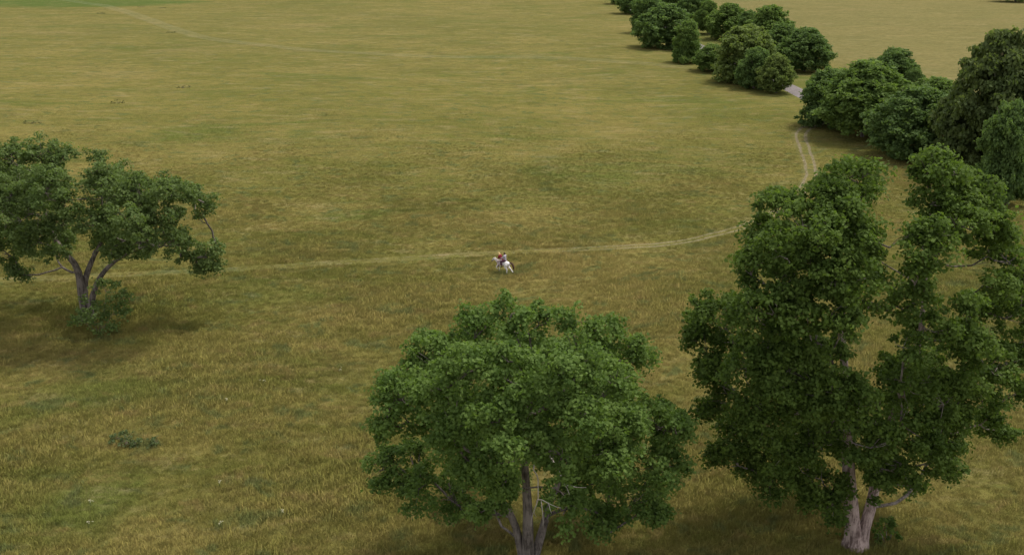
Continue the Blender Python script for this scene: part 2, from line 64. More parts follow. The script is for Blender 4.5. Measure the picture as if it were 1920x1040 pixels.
AVENUE=[(64.6,241.4,7.6,9.1,0.8,-0.5),(60.6,248.2,8.3,10.0,0.5,0.4),(60.0,260.5,15.0,14.2,0.4,0.9),(55.5,277.3,8.0,7.3,0.6,0.0),(51.7,293.1,8.8,12.2,0.5,-0.4),(51.0,330.8,15.8,13.9,0.4,-0.7),(50.6,374.6,11.1,14.1,0.4,-0.5),(53.1,454.6,13.1,14.0,0.5,1.7),(53.3,518.8,10.6,13.8,0.5,2.3),(51.0,574.5,12.6,14.3,0.6,2.5),(82.1,279.3,12.1,11.7,1.2,-0.1),(82.4,302.6,10.3,11.0,0.6,-0.6),(83.7,329.0,13.7,13.5,0.7,-0.1),(76.8,354.8,12.6,12.0,0.4,-0.4),(72.8,371.8,8.1,11.8,1.2,-0.9),(79.3,336.6,8.1,11.4,0.7,-0.6),(73.3,408.4,12.5,13.3,0.8,-0.2),(73.9,465.4,12.2,13.8,0.9,0.3),(74.9,529.3,13.9,14.3,1.1,-0.4),(66.0,202.8,10.5,11.8,0.4,-0.8),(69.2,192.1,14.5,14.5,1.7,-0.2),(79.1,203.5,9.6,9.0,0.4,0.2),(73.0,174.8,13.3,12.2,0.4,-0.4),(97.3,248.5,10.1,10.0,0.8,-2.1),(97.9,240.1,4.5,6.4,1.3,-0.6),(86.4,197.9,10.6,10.1,0.9,-1.4),(80.0,159.8,13.2,23.3,1.1,-1.6),(74.6,143.0,7.2,15.6,1.3,-1.5),(77.5,166.4,9.2,11.7,0.8,-0.8),(84.6,153.0,9.4,16.9,0.4,-1.2),(263.1,531.7,15.3,19.6,1.3,-1.2),]
ROAD = [(59.5, 672.3), (56.8, 449.8), (59.9, 374.8), (62.5, 328.1), (67.2, 285.1), (70.1, 246.0), (71.8, 220.1), (76.5, 194.0), (81.0, 174.8), (86.2, 154.5)]
TRACK = [(-66.9, 107.1), (-60.1, 108.4), (-53.2, 109.8), (-45.5, 111.2), (-36.3, 112.8), (-26.4, 114.8), (-17.4, 116.4), (-8.1, 118.2), (0.0, 119.6), (9.7, 120.8), (16.7, 121.7), (22.5, 123.3), (28.1, 127.0), (32.6, 130.9), (38.0, 137.5), (45.0, 148.8), (49.9, 159.6), (53.0, 171.6), (55.5, 184.6), (58.1, 196.3), (63.8, 205.1), (71.0, 210.1)]
OLDTRACK = [(-267.0, 567.7), (-198.7, 498.6), (-142.2, 408.4), (-111.9, 363.9), (-70.8, 332.6), (-44.2, 319.1), (-9.9, 309.0), (22.5, 300.4), (51.5, 282.6)]
GREENPATCH = [(-221.0, 520.8), (-233.6, 478.2)]
HORSE = [(-0.6, 111.8), (-1.8, 112.5)]
WEED = [(-31.2, 70.4), (-29.2, 70.4), (-32.7, 69.8)]
corner = [(-34.3, 55.5), (34.1, 55.2), (-60.6, 109.5), (61.0, 110.2), (-271.2, 539.7), (273.8, 544.8)]
FLOWERS = [(-29.6, 58.7), (-20.4, 58.7), (-16.4, 60.1), (-22.0, 64.1), (-25.2, 77.7), (-22.8, 81.6), (-30.6, 61.4), (-16.1, 84.1)]
SPOTS = [(-127.2, 375.6), (-167.0, 485.8), (-180.2, 494.1), (-184.5, 455.7), (-82.6, 249.1), (-91.2, 227.3), (-99.3, 202.0)]

# ---------------------------------------------------------------- helpers
def gz(x, y):
    return 0.45*np.sin(x/37+0.6)*np.sin(y/53+1.1)+0.25*np.sin(x/17+y/29+2.0)+0.10*np.sin(x/9-y/13)

def tag(o, label=None, cat=None, group=None, kind=None):
    if label: o['label'] = label
    if cat: o['category'] = cat
    if group: o['group'] = group
    if kind: o['kind'] = kind
    return o

def empty(name, loc, rz=0):
    o = bpy.data.objects.new(name, None); COL.objects.link(o)
    o.location = loc; o.rotation_euler = (0, 0, rz); o.empty_display_size = .3
    return o

def mesh_np(name, V, F, k, attrs=None, smooth=False):
    """mesh from an (n,3) vertex array and an (m,k) face array"""
    me = bpy.data.meshes.new(name)
    V = np.asarray(V, dtype=np.float32); F = np.asarray(F, dtype=np.int32)
    m = len(F)
    me.vertices.add(len(V)); me.vertices.foreach_set('co', V.ravel())
    me.loops.add(m*k); me.loops.foreach_set('vertex_index', F.ravel())
    me.polygons.add(m); me.polygons.foreach_set('loop_start', np.arange(0, m*k, k, dtype=np.int32))
    me.polygons.foreach_set('loop_total', np.full(m, k, dtype=np.int32))
    if smooth: me.polygons.foreach_set('use_smooth', np.ones(m, dtype=bool))
    for an, av in (attrs or {}).items():
        a = me.attributes.new(an, 'FLOAT', 'POINT'); a.data.foreach_set('value', np.asarray(av, dtype=np.float32).ravel())
    me.update(calc_edges=True); me.validate()
    return me

def link(name, me, mat, parent=None):
    o = bpy.data.objects.new(name, me); COL.objects.link(o)
    if mat is not None and len(me.materials) == 0: me.materials.append(mat)
    o.parent = parent
    return o

# ---------------------------------------------------------------- materials
def new_mat(name):
    m = bpy.data.materials.new(name); m.use_nodes = True
    t = m.node_tree
    for n in list(t.nodes): t.nodes.remove(n)
    return m, t

class NT:
    def __init__(s, t): s.t = t
    def n(s, typ, **kw):
        nd = s.t.nodes.new(typ)
        for k, v in kw.items(): setattr(nd, k, v)
        return nd
    def l(s, a, b): s.t.links.new(a, b)
    def val(s, sock, v):
        if hasattr(v, 'is_output'): s.l(v, sock)
        else: sock.default_value = v
    def noise(s, vec, scale, detail=3, rough=.55, dist=0):
        nd = s.n('ShaderNodeTexNoise'); s.l(vec, nd.inputs['Vector'])
        nd.inputs['Scale'].default_value = scale; nd.inputs['Detail'].default_value = detail
        nd.inputs['Roughness'].default_value = rough; nd.inputs['Distortion'].default_value = dist
        return nd.outputs['Fac']
    def math(s, op, a, b=0.0, clamp=False):
        nd = s.n('ShaderNodeMath', operation=op); nd.use_clamp = clamp
        s.val(nd.inputs[0], a); s.val(nd.inputs[1], b); return nd.outputs[0]
    def rng(s, v, a, b, c=0.0, d=1.0, smooth=True):
        nd = s.n('ShaderNodeMapRange'); nd.interpolation_type = 'SMOOTHSTEP' if smooth else 'LINEAR'
        s.val(nd.inputs[0], v)
        for i, q in enumerate((a, b, c, d)): s.val(nd.inputs[i+1], q)
        return nd.outputs[0]
    def mix(s, f, a, b, mode='MIX'):
        nd = s.n('ShaderNodeMix', data_type='RGBA', blend_type=mode)
        s.val(nd.inputs[0], f)
        for i, q in ((6, a), (7, b)):
            if isinstance(q, tuple): nd.inputs[i].default_value = (*q, 1)
            else: s.l(q, nd.inputs[i])
        return nd.outputs[2]
    def vmul(s, v, x, y, z):
        nd = s.n('ShaderNodeVectorMath', operation='MULTIPLY'); s.l(v, nd.inputs[0]); nd.inputs[1].default_value = (x, y, z)
        return nd.outputs[0]

def meadow_group():
    g = bpy.data.node_groups.new('meadow_colour', 'ShaderNodeTree')
    g.interface.new_socket('Color', in_out='OUTPUT', socket_type='NodeSocketColor')
    t = NT(g)
    pos = t.n('ShaderNodeNewGeometry').outputs['Position']
    p = t.vmul(pos, 1, 1, 0)
    sep = t.n('ShaderNodeSeparateXYZ'); t.l(p, sep.inputs[0])
    X, Y = sep.outputs[0], sep.outputs[1]
    ps = t.vmul(pos, .45, 1.0, 0)                    # patches lie a little along the contour
    n0 = t.noise(p, .014, 3, .5)                     # ~70 m
    n1 = t.noise(ps, .07, 4, .6, .6)                 # ~14 m
    n2 = t.noise(ps, .35, 5, .65, .4)                # ~3 m
    n3 = t.noise(p, 2.2, 4, .7)                      # clumps
    mixv = t.math('ADD', t.math('MULTIPLY', n0, .30), t.math('ADD', t.math('MULTIPLY', n1, .36), t.math('ADD', t.math('MULTIPLY', n2, .30), t.math('MULTIPLY', n3, .22))))
    ramp = t.n('ShaderNodeValToRGB'); t.l(mixv, ramp.inputs[0])
    e = ramp.color_ramp.elements
    e[0].position = .40; e[0].color = (.135, .150, .040, 1)
    e[1].position = .80; e[1].color = (.46, .335, .150, 1)
    for q, c in ((.52, (.215, .205, .058)), (.60, (.285, .245, .080)), (.69, (.36, .285, .105))):
        x = e.new(q); x.color = (*c, 1)
    col = ramp.outputs[0]
    # greener growth in scattered hollows
    ng = t.noise(ps, .05, 5, .62, .8)
    col = t.mix(t.math('MULTIPLY', t.rng(ng, .53, .68), .72), col, (.145, .185, .046))
    # weedy dull patches
    nw = t.noise(ps, .16, 5, .7, .5)
    col = t.mix(t.math('MULTIPLY', t.rng(nw, .60, .74), .45), col, (.17, .15, .075))
    # russet seed heads and grey-green herbs in patches a few metres across
    nr = t.noise(ps, .55, 4, .65, .6)
    col = t.mix(t.math('MULTIPLY', t.rng(nr, .54, .68), .58), col, (.37, .265, .12))
    nh = t.noise(t.vmul(pos, .6, .9, 0), .42, 4, .65, .6)
    col = t.mix(t.math('MULTIPLY', t.rng(nh, .54, .65), .78), col, (.155, .185, .075))
    nb = t.noise(t.vmul(pos, .5, .5, 0), .19, 5, .7, .3)
    col = t.mix(t.math('MULTIPLY', t.rng(nb, .52, .70), .30), col, (.12, .105, .04))
    # the hay field beyond the avenue is drier
    dry = t.rng(t.math('ADD', X, t.math('MULTIPLY', Y, .02)), 88, 112)
    far = t.rng(Y, 190, 420)
    col = t.mix(t.math('MULTIPLY', t.math('MAXIMUM', t.math('MULTIPLY', dry, t.rng(Y, 150, 230)), t.math('MULTIPLY', far, .30)), .60), col, (.345, .285, .155))
    nf = t.noise(t.vmul(pos, .35, .55, 0), .085, 6, .75, .3)
    col = t.mix(t.math('MULTIPLY', t.rng(nf, .50, .68), t.rng(Y, 140, 320, .0, .34)), col, (.17, .165, .07))
    nf2 = t.noise(t.vmul(pos, .25, .5, 0), .06, 5, .7, .3)
    col = t.mix(t.math('MULTIPLY', t.rng(nf2, .54, .70), t.rng(Y, 140, 320, .0, .28)), col, (.44, .32, .18))
    # lush green wet patch far left, mown verge between the avenue rows
    wx = t.math('DIVIDE', t.math('SUBTRACT', X, -222), 62); wy = t.math('DIVIDE', t.math('SUBTRACT', Y, 522), 26)
    wet = t.math('ADD', t.math('MULTIPLY', wx, wx), t.math('MULTIPLY', wy, wy))
    wet = t.math('ADD', wet, t.math('MULTIPLY', t.math('SUBTRACT', n1, .5), 2.2))
    col = t.mix(t.math('MULTIPLY', t.rng(wet, 1.45, .45), .80), col, (.10, .18, .05))
    ax = t.math('SUBTRACT', X, t.math('ADD', 70.5, t.math('MULTIPLY', t.math('SUBTRACT', 250, Y), .03)))
    av = t.math('ADD', t.math('ABSOLUTE', ax), t.math('MULTIPLY', t.math('SUBTRACT', n2, .5), 8))
    av = t.math('MULTIPLY', t.rng(av, 13, 9), t.rng(Y, 222, 246))
    col = t.mix(t.math('MULTIPLY', av, .62), col, (.17, .205, .06))
    col = t.mix(1.0, col, (.552, .560, .470), 'MULTIPLY')
    o = t.n('NodeGroupOutput'); t.l(col, o.inputs[0])
    return g

MEADOW = meadow_group()

def sward(t):
    """colour of the bare sward between tufts, and its relief"""
    g = t.n('ShaderNodeGroup'); g.node_tree = MEADOW
    pos = t.n('ShaderNodeNewGeometry').outputs['Position']
    f1 = t.noise(pos, 3.5, 5, .75); f2 = t.noise(t.vmul(pos, .4, 1, 1), .8, 5, .7)
    col = t.mix(t.math('MULTIPLY', t.rng(f1, .35, .68), .30), g.outputs[0], (.075, .07, .022))
    f3 = t.noise(t.vmul(pos, .5, 1, 1), .9, 3, .8); f4 = t.noise(t.vmul(pos, .3, .8, 1), .33, 4, .8)
    col = t.mix(t.math('MULTIPLY', t.rng(f3, .44, .62), .42), col, (.075, .072, .022))
    col = t.mix(t.math('MULTIPLY', t.rng(f4, .52, .66), .30), col, (.255, .205, .10))
    return col, t.math('ADD', t.math('MULTIPLY', f1, .5), f2)

def ground_mat():
    m, tr = new_mat('meadow_ground'); t = NT(tr)
    col, hgt = sward(t)
    b = t.n('ShaderNodeBsdfPrincipled'); b.inputs['Roughness'].default_value = 1; b.inputs['Specular IOR Level'].default_value = 0
    t.l(col, b.inputs['Base Color'])
    bp = t.n('ShaderNodeBump'); bp.inputs['Strength'].default_value = .9; bp.inputs['Distance'].default_value = .35
    t.l(hgt, bp.inputs['Height']); t.l(bp.outputs[0], b.inputs['Normal'])
    o = t.n('ShaderNodeOutputMaterial'); t.l(b.outputs[0], o.inputs[0])
    return m

def grass_mat():
    m, tr = new_mat('grass_blades'); t = NT(tr)
    g = t.n('ShaderNodeGroup'); g.node_tree = MEADOW
    oi = t.n('ShaderNodeObjectInfo')
    at = t.n('ShaderNodeAttribute'); at.attribute_name = 'tint'
    v = t.math('ADD', t.math('MULTIPLY', oi.outputs['Random'], .7), t.math('MULTIPLY', at.outputs['Fac'], .6))
    c = t.mix(1.0, g.outputs[0], (1.68, 1.66, 1.62), 'MULTIPLY')
    c = t.mix(t.rng(v, .75, 1.2, 0, .34), c, (.33, .255, .115))
    c = t.mix(t.rng(v, .45, .10, 0, .36), c, (.10, .12, .032))
    # soft thin blades scatter light like the sward they stand in
    nm = t.n('ShaderNodeNewGeometry').outputs['Normal']
    va = t.n('ShaderNodeVectorMath', operation='MULTIPLY_ADD'); t.l(nm, va.inputs[0]); va.inputs[1].default_value = (.45, .45, .45); va.inputs[2].default_value = (0, 0, 1)
    d = t.n('ShaderNodeBsdfDiffuse'); t.l(c, d.inputs['Color']); t.l(va.outputs[0], d.inputs['Normal'])
    tl = t.n('ShaderNodeBsdfTranslucent'); t.l(c, tl.inputs['Color'])
    mx = t.n('ShaderNodeMixShader'); mx.inputs[0].default_value = .18
    t.l(d.outputs[0], mx.inputs[1]); t.l(tl.outputs[0], mx.inputs[2])
    o = t.n('ShaderNodeOutputMaterial'); t.l(mx.outputs[0], o.inputs[0])
    return m

def leaf_mat(name, dark, light, dry=None, dryamt=.0):
    m, tr = new_mat(name); t = NT(tr)
    at = t.n('ShaderNodeAttribute'); at.attribute_name = 'tint'
    tc = t.n('ShaderNodeTexCoord')
    nz = t.noise(tc.outputs['Object'], .45, 3, .6)
    v = t.math('ADD', t.math('MULTIPLY', at.outputs['Fac'], .65), t.math('MULTIPLY', t.rng(nz, .3, .7), .35))
    c = t.mix(v, dark, light)
    if dry: c = t.mix(t.rng(at.outputs['Fac'], 1 - dryamt, 1 - dryamt + .03), c, dry)
    d = t.n('ShaderNodeBsdfPrincipled'); t.l(c, d.inputs['Base Color']); d.inputs['Roughness'].default_value = .7
    d.inputs['Specular IOR Level'].default_value = .1
    tl = t.n('ShaderNodeBsdfTranslucent'); c2 = t.mix(1.0, c, (1.15, 1.25, .6), 'MULTIPLY'); t.l(c2, tl.inputs['Color'])
    mx = t.n('ShaderNodeMixShader'); mx.inputs[0].default_value = .44
    t.l(d.outputs[0], mx.inputs[1]); t.l(tl.outputs[0], mx.inputs[2])
    o = t.n('ShaderNodeOutputMaterial'); t.l(mx.outputs[0], o.inputs[0])
    return m

def bark_mat(name, a, b):
    m, tr = new_mat(name); t = NT(tr)
    tc = t.n('ShaderNodeTexCoord').outputs['Object']
    f = t.noise(t.vmul(tc, 5, 5, .6), 1.3, 5, .75); f2 = t.noise(tc, 1.1, 4, .6)
    c = t.mix(t.rng(t.math('ADD', t.math('MULTIPLY', f, .6), t.math('MULTIPLY', f2, .4)), .40, .58), a, b)
    d = t.n('ShaderNodeBsdfPrincipled'); t.l(c, d.inputs['Base Color']); d.inputs['Roughness'].default_value = .95
    d.inputs['Specular IOR Level'].default_value = .1
    bp = t.n('ShaderNodeBump'); bp.inputs['Strength'].default_value = .8; bp.inputs['Distance'].default_value = .06
    t.l(f, bp.inputs['Height']); t.l(bp.outputs[0], d.inputs['Normal'])
    o = t.n('ShaderNodeOutputMaterial'); t.l(d.outputs[0], o.inputs[0])
    return m

def plain_mat(name, a, b=None, scale=6.0, rough=.8, spec=.2):
    m, tr = new_mat(name); t = NT(tr)
    tc = t.n('ShaderNodeTexCoord').outputs['Object']
    c = t.mix(t.rng(t.noise(tc, scale, 4, .6), .35, .65), a, b or tuple(x*.75 for x in a))
    d = t.n('ShaderNodeBsdfPrincipled'); t.l(c, d.inputs['Base Color']); d.inputs['Roughness'].default_value = rough
    d.inputs['Specular IOR Level'].default_value = spec
    o = t.n('ShaderNodeOutputMaterial'); t.l(d.outputs[0], o.inputs[0])
    return m

def ribbon_mat(name, c1, c2, scale, blend=True, amt=1.0):
    m, tr = new_mat(name); t = NT(tr)
    pos = t.n('ShaderNodeNewGeometry').outputs['Position']
    n1 = t.noise(pos, scale, 5, .65); n2 = t.noise(pos, .5, 4, .6)
    c = t.mix(t.rng(n1, .35, .68), c1, c2)
    if blend:
        gcol, ghgt = sward(t)
        at = t.n('ShaderNodeAttribute'); at.attribute_name = 'wear'
        w = t.math('ADD', at.outputs['Fac'], t.math('ADD', t.math('MULTIPLY', t.math('SUBTRACT', n1, .5), .7), t.math('MULTIPLY', t.math('SUBTRACT', n2, .5), 1.1)))
        c = t.mix(t.math('MULTIPLY', t.rng(w, .30, .72), amt), gcol, c)
    b = t.n('ShaderNodeBsdfPrincipled'); b.inputs['Roughness'].default_value = 1; b.inputs['Specular IOR Level'].default_value = .05
    t.l(c, b.inputs['Base Color'])
    bp = t.n('ShaderNodeBump'); bp.inputs['Strength'].default_value = .9; bp.inputs['Distance'].default_value = .35 if blend else .05
    t.l(ghgt if blend else n1, bp.inputs['Height']); t.l(bp.outputs[0], b.inputs['Normal'])
    o = t.n('ShaderNodeOutputMaterial'); t.l(b.outputs[0], o.inputs[0])
    return m

# ---------------------------------------------------------------- ground
def axis(lim0, lim1, fine, step, grow):
    a = list(np.arange(-fine, fine + .1, step)); s = step
    while a[-1] < lim1: s *= grow; a.append(a[-1] + s)
    b = []; s = step; q = a[0]
    while q > lim0: s *= grow; q -= s; b.append(q)
    return np.array(b[::-1] + a)
gx = axis(-4500, 4500, 150, 2.5, 1.12)
gy0 = axis(-4500, 4500, 200, 2.5, 1.10); gy = gy0 + 170
GX, GY = np.meshgrid(gx, gy)
GZ = gz(GX, GY) * np.clip((1400 - np.hypot(GX, GY)) / 600, 0, 1)
nx, ny = len(gx), len(gy)
idx = np.arange(nx*ny).reshape(ny, nx)
FQ = np.stack([idx[:-1, :-1], idx[:-1, 1:], idx[1:, 1:], idx[1:, :-1]], -1).reshape(-1, 4)
gro = link('ground', mesh_np('ground', np.stack([GX, GY, GZ], -1).reshape(-1, 3), FQ, 4, smooth=True), ground_mat())
tag(gro, 'rolling meadow of tall dry grass filling the whole view', kind='structure')

def smooth_line(pts, step=.8):
    P = np.array(pts, float); n = len(P); out = []
    for i in range(n-1):
        p0, p1, p2, p3 = P[max(i-1, 0)], P[i], P[i+1], P[min(i+2, n-1)]
        k = max(2, int(np.linalg.norm(p2-p1)/step))
        for q in range(k):
            u = q/k
            out.append(.5*((2*p1)+(-p0+p2)*u+(2*p0-5*p1+4*p2-p3)*u*u+(-p0+3*p1-3*p2+p3)*u**3))
    out.append(P[-1]); return np.array(out)

def ribbon(name, line, half0, prof, lift, mat, wob=.0, seed=0, parent=None, strength=None):
    """strip along a line; prof = wear value at each cross position"""
    rng = np.random.default_rng(seed)
    d = np.gradient(line, axis=0); d /= np.linalg.norm(d, axis=1)[:, None]
    nrm = np.stack([-d[:, 1], d[:, 0]], 1)
    half = np.broadcast_to(half0, (len(line),)); k = len(prof); s = np.linspace(-1, 1, k)
    off = np.convolve(rng.normal(0, 1, len(line)+40), np.ones(21)/21, 'same')[20:-20]*wob
    P = line[:, None, :] + nrm[:, None, :]*(s[None, :]*half[:, None]+off[:, None])[..., None]
    Z = gz(P[..., 0], P[..., 1]) + np.where(np.abs(s) > .99, -.05, lift)[None, :]      # edges dip into the sward
    V = np.concatenate([P, Z[..., None]], -1).reshape(-1, 3)
    i = np.arange(len(line)*k).reshape(-1, k)
    F = np.stack([i[:-1, :-1], i[1:, :-1], i[1:, 1:], i[:-1, 1:]], -1).reshape(-1, 4)[:, ::-1]
    me = mesh_np(name, V, F, 4, {'wear': np.tile(prof, len(line))*np.repeat(strength if strength is not None else np.ones(len(line)), k)}, True)
    return link(name, me, mat, parent)

track_line = smooth_line(TRACK)
tr_m = ribbon_mat('dirt_track', (.150, .122, .070), (.225, .185, .118), 2.5, True, .78)
o = ribbon('dirt_track', track_line, np.interp(track_line[:, 1], [125, 165, 200], [1.15, 1.7, 2.0]), [0, .02, .1, .45, 1, .85, .25, .04, 0, .04, .25, .85, 1, .45, .1, .02, 0], .03, tr_m, .6, 3, None, np.interp(track_line[:, 0], [-70, -30, 5, 20], [.46, .38, .50, .92]))
tag(o, 'two-rut dirt track curving through the grass', kind='structure')
old_line = smooth_line(OLDTRACK, 2.0)
o = ribbon('faint_track', old_line, 3.4, [0, .1, .55, .6, .2, .0, .2, .6, .55, .1, 0], .05, ribbon_mat('old_track', (.21, .175, .085), (.25, .21, .105), .8, True, .15), .9, 5)
tag(o, 'faint old vehicle track crossing the far grass', kind='structure')
road_line = smooth_line(ROAD, 2.0)
o = ribbon('road', road_line, 2.9, [.1, .9, 1.2, 1.2, 1.2, 1.2, 1.2, 1.2, .9, .1], .06, ribbon_mat('pale_road', (.165, .143, .135), (.215, .188, .178), 1.2), .4, 6)
tag(o, 'pale pinkish grey farm road between the avenue trees', kind='structure')
o = ribbon('ditch_strip', smooth_line([(82, 266), (88, 270), (97, 272), (112, 273)], 1.0), 1.6, [0, .7, .9, .7, 0], .09, ribbon_mat('ditch_shade', (.06, .05, .035), (.09, .07, .05), 1.5), .4, 7)  # flat strip; the ditch's shade is put into its dark brown colour
tag(o, 'dark strip painted as the shadowy ditch beside the avenue', kind='structure')

# ---------------------------------------------------------------- trees
def tube_chain(P, rad, sides=7, rough=.0, rng=None):
    P = np.asarray(P, float); n = len(P)
    d = np.gradient(P, axis=0); d /= np.maximum(np.linalg.norm(d, axis=1), 1e-6)[:, None]
    ref = np.array([.31, .87, .38]); u = np.cross(d, ref); u /= np.maximum(np.linalg.norm(u, axis=1), 1e-6)[:, None]
    v = np.cross(d, u)
    a = np.linspace(0, 2*math.pi, sides, endpoint=False)
    rr = np.asarray(rad)[:, None]*np.ones(sides)[None, :]
    if rough and rng is not None:
        rr = rr*(1+rough*(np.sin(a*3+1)[None, :]*.6+np.sin(a*5+.4)[None, :]*.4)+rng.normal(0, rough*.35, rr.shape))
    V = P[:, None, :]+rr[..., None]*(np.cos(a)[None, :, None]*u[:, None, :]+np.sin(a)[None, :, None]*v[:, None, :])
    i = np.arange(n*sides).reshape(n, sides); j = np.roll(i, -1, 1)
    F = np.stack([i[:-1], j[:-1], j[1:], i[1:]], -1).reshape(-1, 4)
    V = np.concatenate([V.reshape(-1, 3), P[-1:]+d[-1:]*rad[-1]*.6])
    cap = np.stack([i[-1], j[-1], np.full(sides, n*sides), np.full(sides, n*sides)], -1)
    return V, F, cap

class Geo:
    def __init__(s): s.V = []; s.F = []; s.T = []; s.n = 0
    def add(s, V, F, T=None):
        s.V.append(V); s.F.append(np.asarray(F)+s.n); s.n += len(V)
        if T is not None: s.T.append(T)
    def tube(s, P, rad, sides=7, rough=0, rng=None):
        V, F, cap = tube_chain(P, rad, sides, rough, rng); s.add(V, F); s.T.append(cap[:, :3]+s.n-len(V))
    def mesh(s, name, smooth=True):
        me = bpy.data.meshes.new(name)
        V = np.concatenate(s.V); Q = np.concatenate(s.F); T = np.concatenate(s.T) if s.T else np.zeros((0, 3), int)
        me.vertices.add(len(V)); me.vertices.foreach_set('co', V.astype(np.float32).ravel())
        loops = np.concatenate([Q.ravel(), T.ravel()]).astype(np.int32)
        me.loops.add(len(loops)); me.loops.foreach_set('vertex_index', loops)
        tot = np.concatenate([np.full(len(Q), 4), np.full(len(T), 3)]).astype(np.int32)
        me.polygons.add(len(tot)); me.polygons.foreach_set('loop_start', np.concatenate([[0], np.cumsum(tot)[:-1]]).astype(np.int32))
        me.polygons.foreach_set('loop_total', tot); me.polygons.foreach_set('use_smooth', np.full(len(tot), smooth))
        me.update(calc_edges=True); me.validate(); return me

def rand_dirs(rng, n):
    d = rng.normal(size=(n, 3)); return d/np.linalg.norm(d, axis=1)[:, None]

def clumps_of(lobes, rng, dens, crad, centre, shrink=0.0):
    """clump centres and radii over the outside of each lobe"""
    C = []; Rr = []; L = []
    for li, (x, y, z, r) in enumerate(lobes):
        r = max(.5, r*1.04-shrink)
        n = max(5, int(dens*r*r))
        d = rand_dirs(rng, n*3)
        out = np.array([x, y, z])-centre; out = out/max(np.linalg.norm(out), .1)
        w = .5+.25*d[:, 2]+.25*(d@out)
        d = d[rng.random(len(d)) < w*1.2][:n]
        f = rng.uniform(.45, 1.0, len(d))**.6*rng.uniform(.9, 1.12, len(d))
        C.append(np.array([x, y, z])+d*(r*f)[:, None]*np.array([1, 1, .95])); Rr.append(rng.uniform(.5, 1.5, len(d))*crad); L += [li]*len(d)
    return np.concatenate(C), np.concatenate(Rr), np.array(L)

def leaves(C, Rr, rng, per, size, flat=.65):
    n = len(C)
    cnt = np.maximum(6, (per*(Rr/Rr.mean())**2)).astype(int)
    ci = np.repeat(np.arange(n), cnt); m = len(ci)
    d = rand_dirs(rng, m); d[:, 2] += .25; d /= np.linalg.norm(d, axis=1)[:, None]
    an = rng.uniform(.55, 1.5, (n, 3))*np.array([1, 1, flat])          # every spray has its own stretch
    fr = rng.uniform(.1, 1.1, m)**.55; fr *= np.where(rng.random(m) < .14, rng.uniform(1.0, 1.4, m), 1)
    p = C[ci]+d*(Rr[ci]*fr)[:, None]*an[ci]
    p[:, 2] -= .12*Rr[ci]*fr**2
    nr = .5*d+np.array([0, 0, .35])+.7*rand_dirs(rng, m); nr /= np.linalg.norm(nr, axis=1)[:, None]
    ax = rand_dirs(rng, m)+d*.5-np.array([0, 0, .3]); ax -= nr*np.sum(ax*nr, 1)[:, None]; ax /= np.linalg.norm(ax, axis=1)[:, None]
    sd = np.cross(nr, ax)
    l = (size*rng.uniform(.65, 1.35, m))[:, None]; w = l*.42
    V = np.stack([p-ax*l*.5, p+sd*w-nr*l*.08, p+ax*l*.5-nr*l*.15, p-sd*w-nr*l*.08], 1).reshape(-1, 3)
    F = np.arange(m*4).reshape(-1, 4)
    ct = rng.random(n)
    tint = np.repeat(np.clip(.5*ct[ci]+.5*rng.random(m), 0, 1), 4)
    return V, F, tint

def build_skeleton(stems, stem_r, lobes, rng):
    """nodes, parents, chains; limbs grow from the stems into each lobe"""
    N = []; par = []; stem_id = []
    for si, st in enumerate(stems):
        P = smooth_line(st, .7); prev = -1
        for q in P:
            N.append(q); par.append(prev); stem_id.append(si); prev = len(N)-1
    ns = len(N)
    order = sorted(range(len(lobes)), key=lambda i: min(np.linalg.norm(np.array(lobes[i][:3])-N[j]) for j in range(ns)))
    allN = [np.array(q) for q in N]
    tips = []
    for i in order:
        c = np.array(lobes[i][:3]); A = np.array(allN)
        v = c-A; dist = np.linalg.norm(v, axis=1)
        up = v[:, 2]/np.maximum(dist, .1)
        cost = dist*(1+.9*np.clip(.25-up, 0, 2))+np.where(A[:, 2] < 2.4, 6, 0)
        j = int(np.argmin(cost)); s = A[j]; L = dist[j]; k = max(2, int(L/.75))
        side = rng.normal(0, 1, 3)*.10*L; prev = j
        for q in range(1, k+1):
            u = q/k
            p = s+(c-s)*u+side*math.sin(math.pi*u)+np.array([0, 0, -.10*L])*math.sin(math.pi*u)+rng.normal(0, .06, 3)
            allN.append(p); par.append(prev); stem_id.append(-1); prev = len(allN)-1
        tips.append((i, prev))
    return allN, par, ns, tips, stem_id

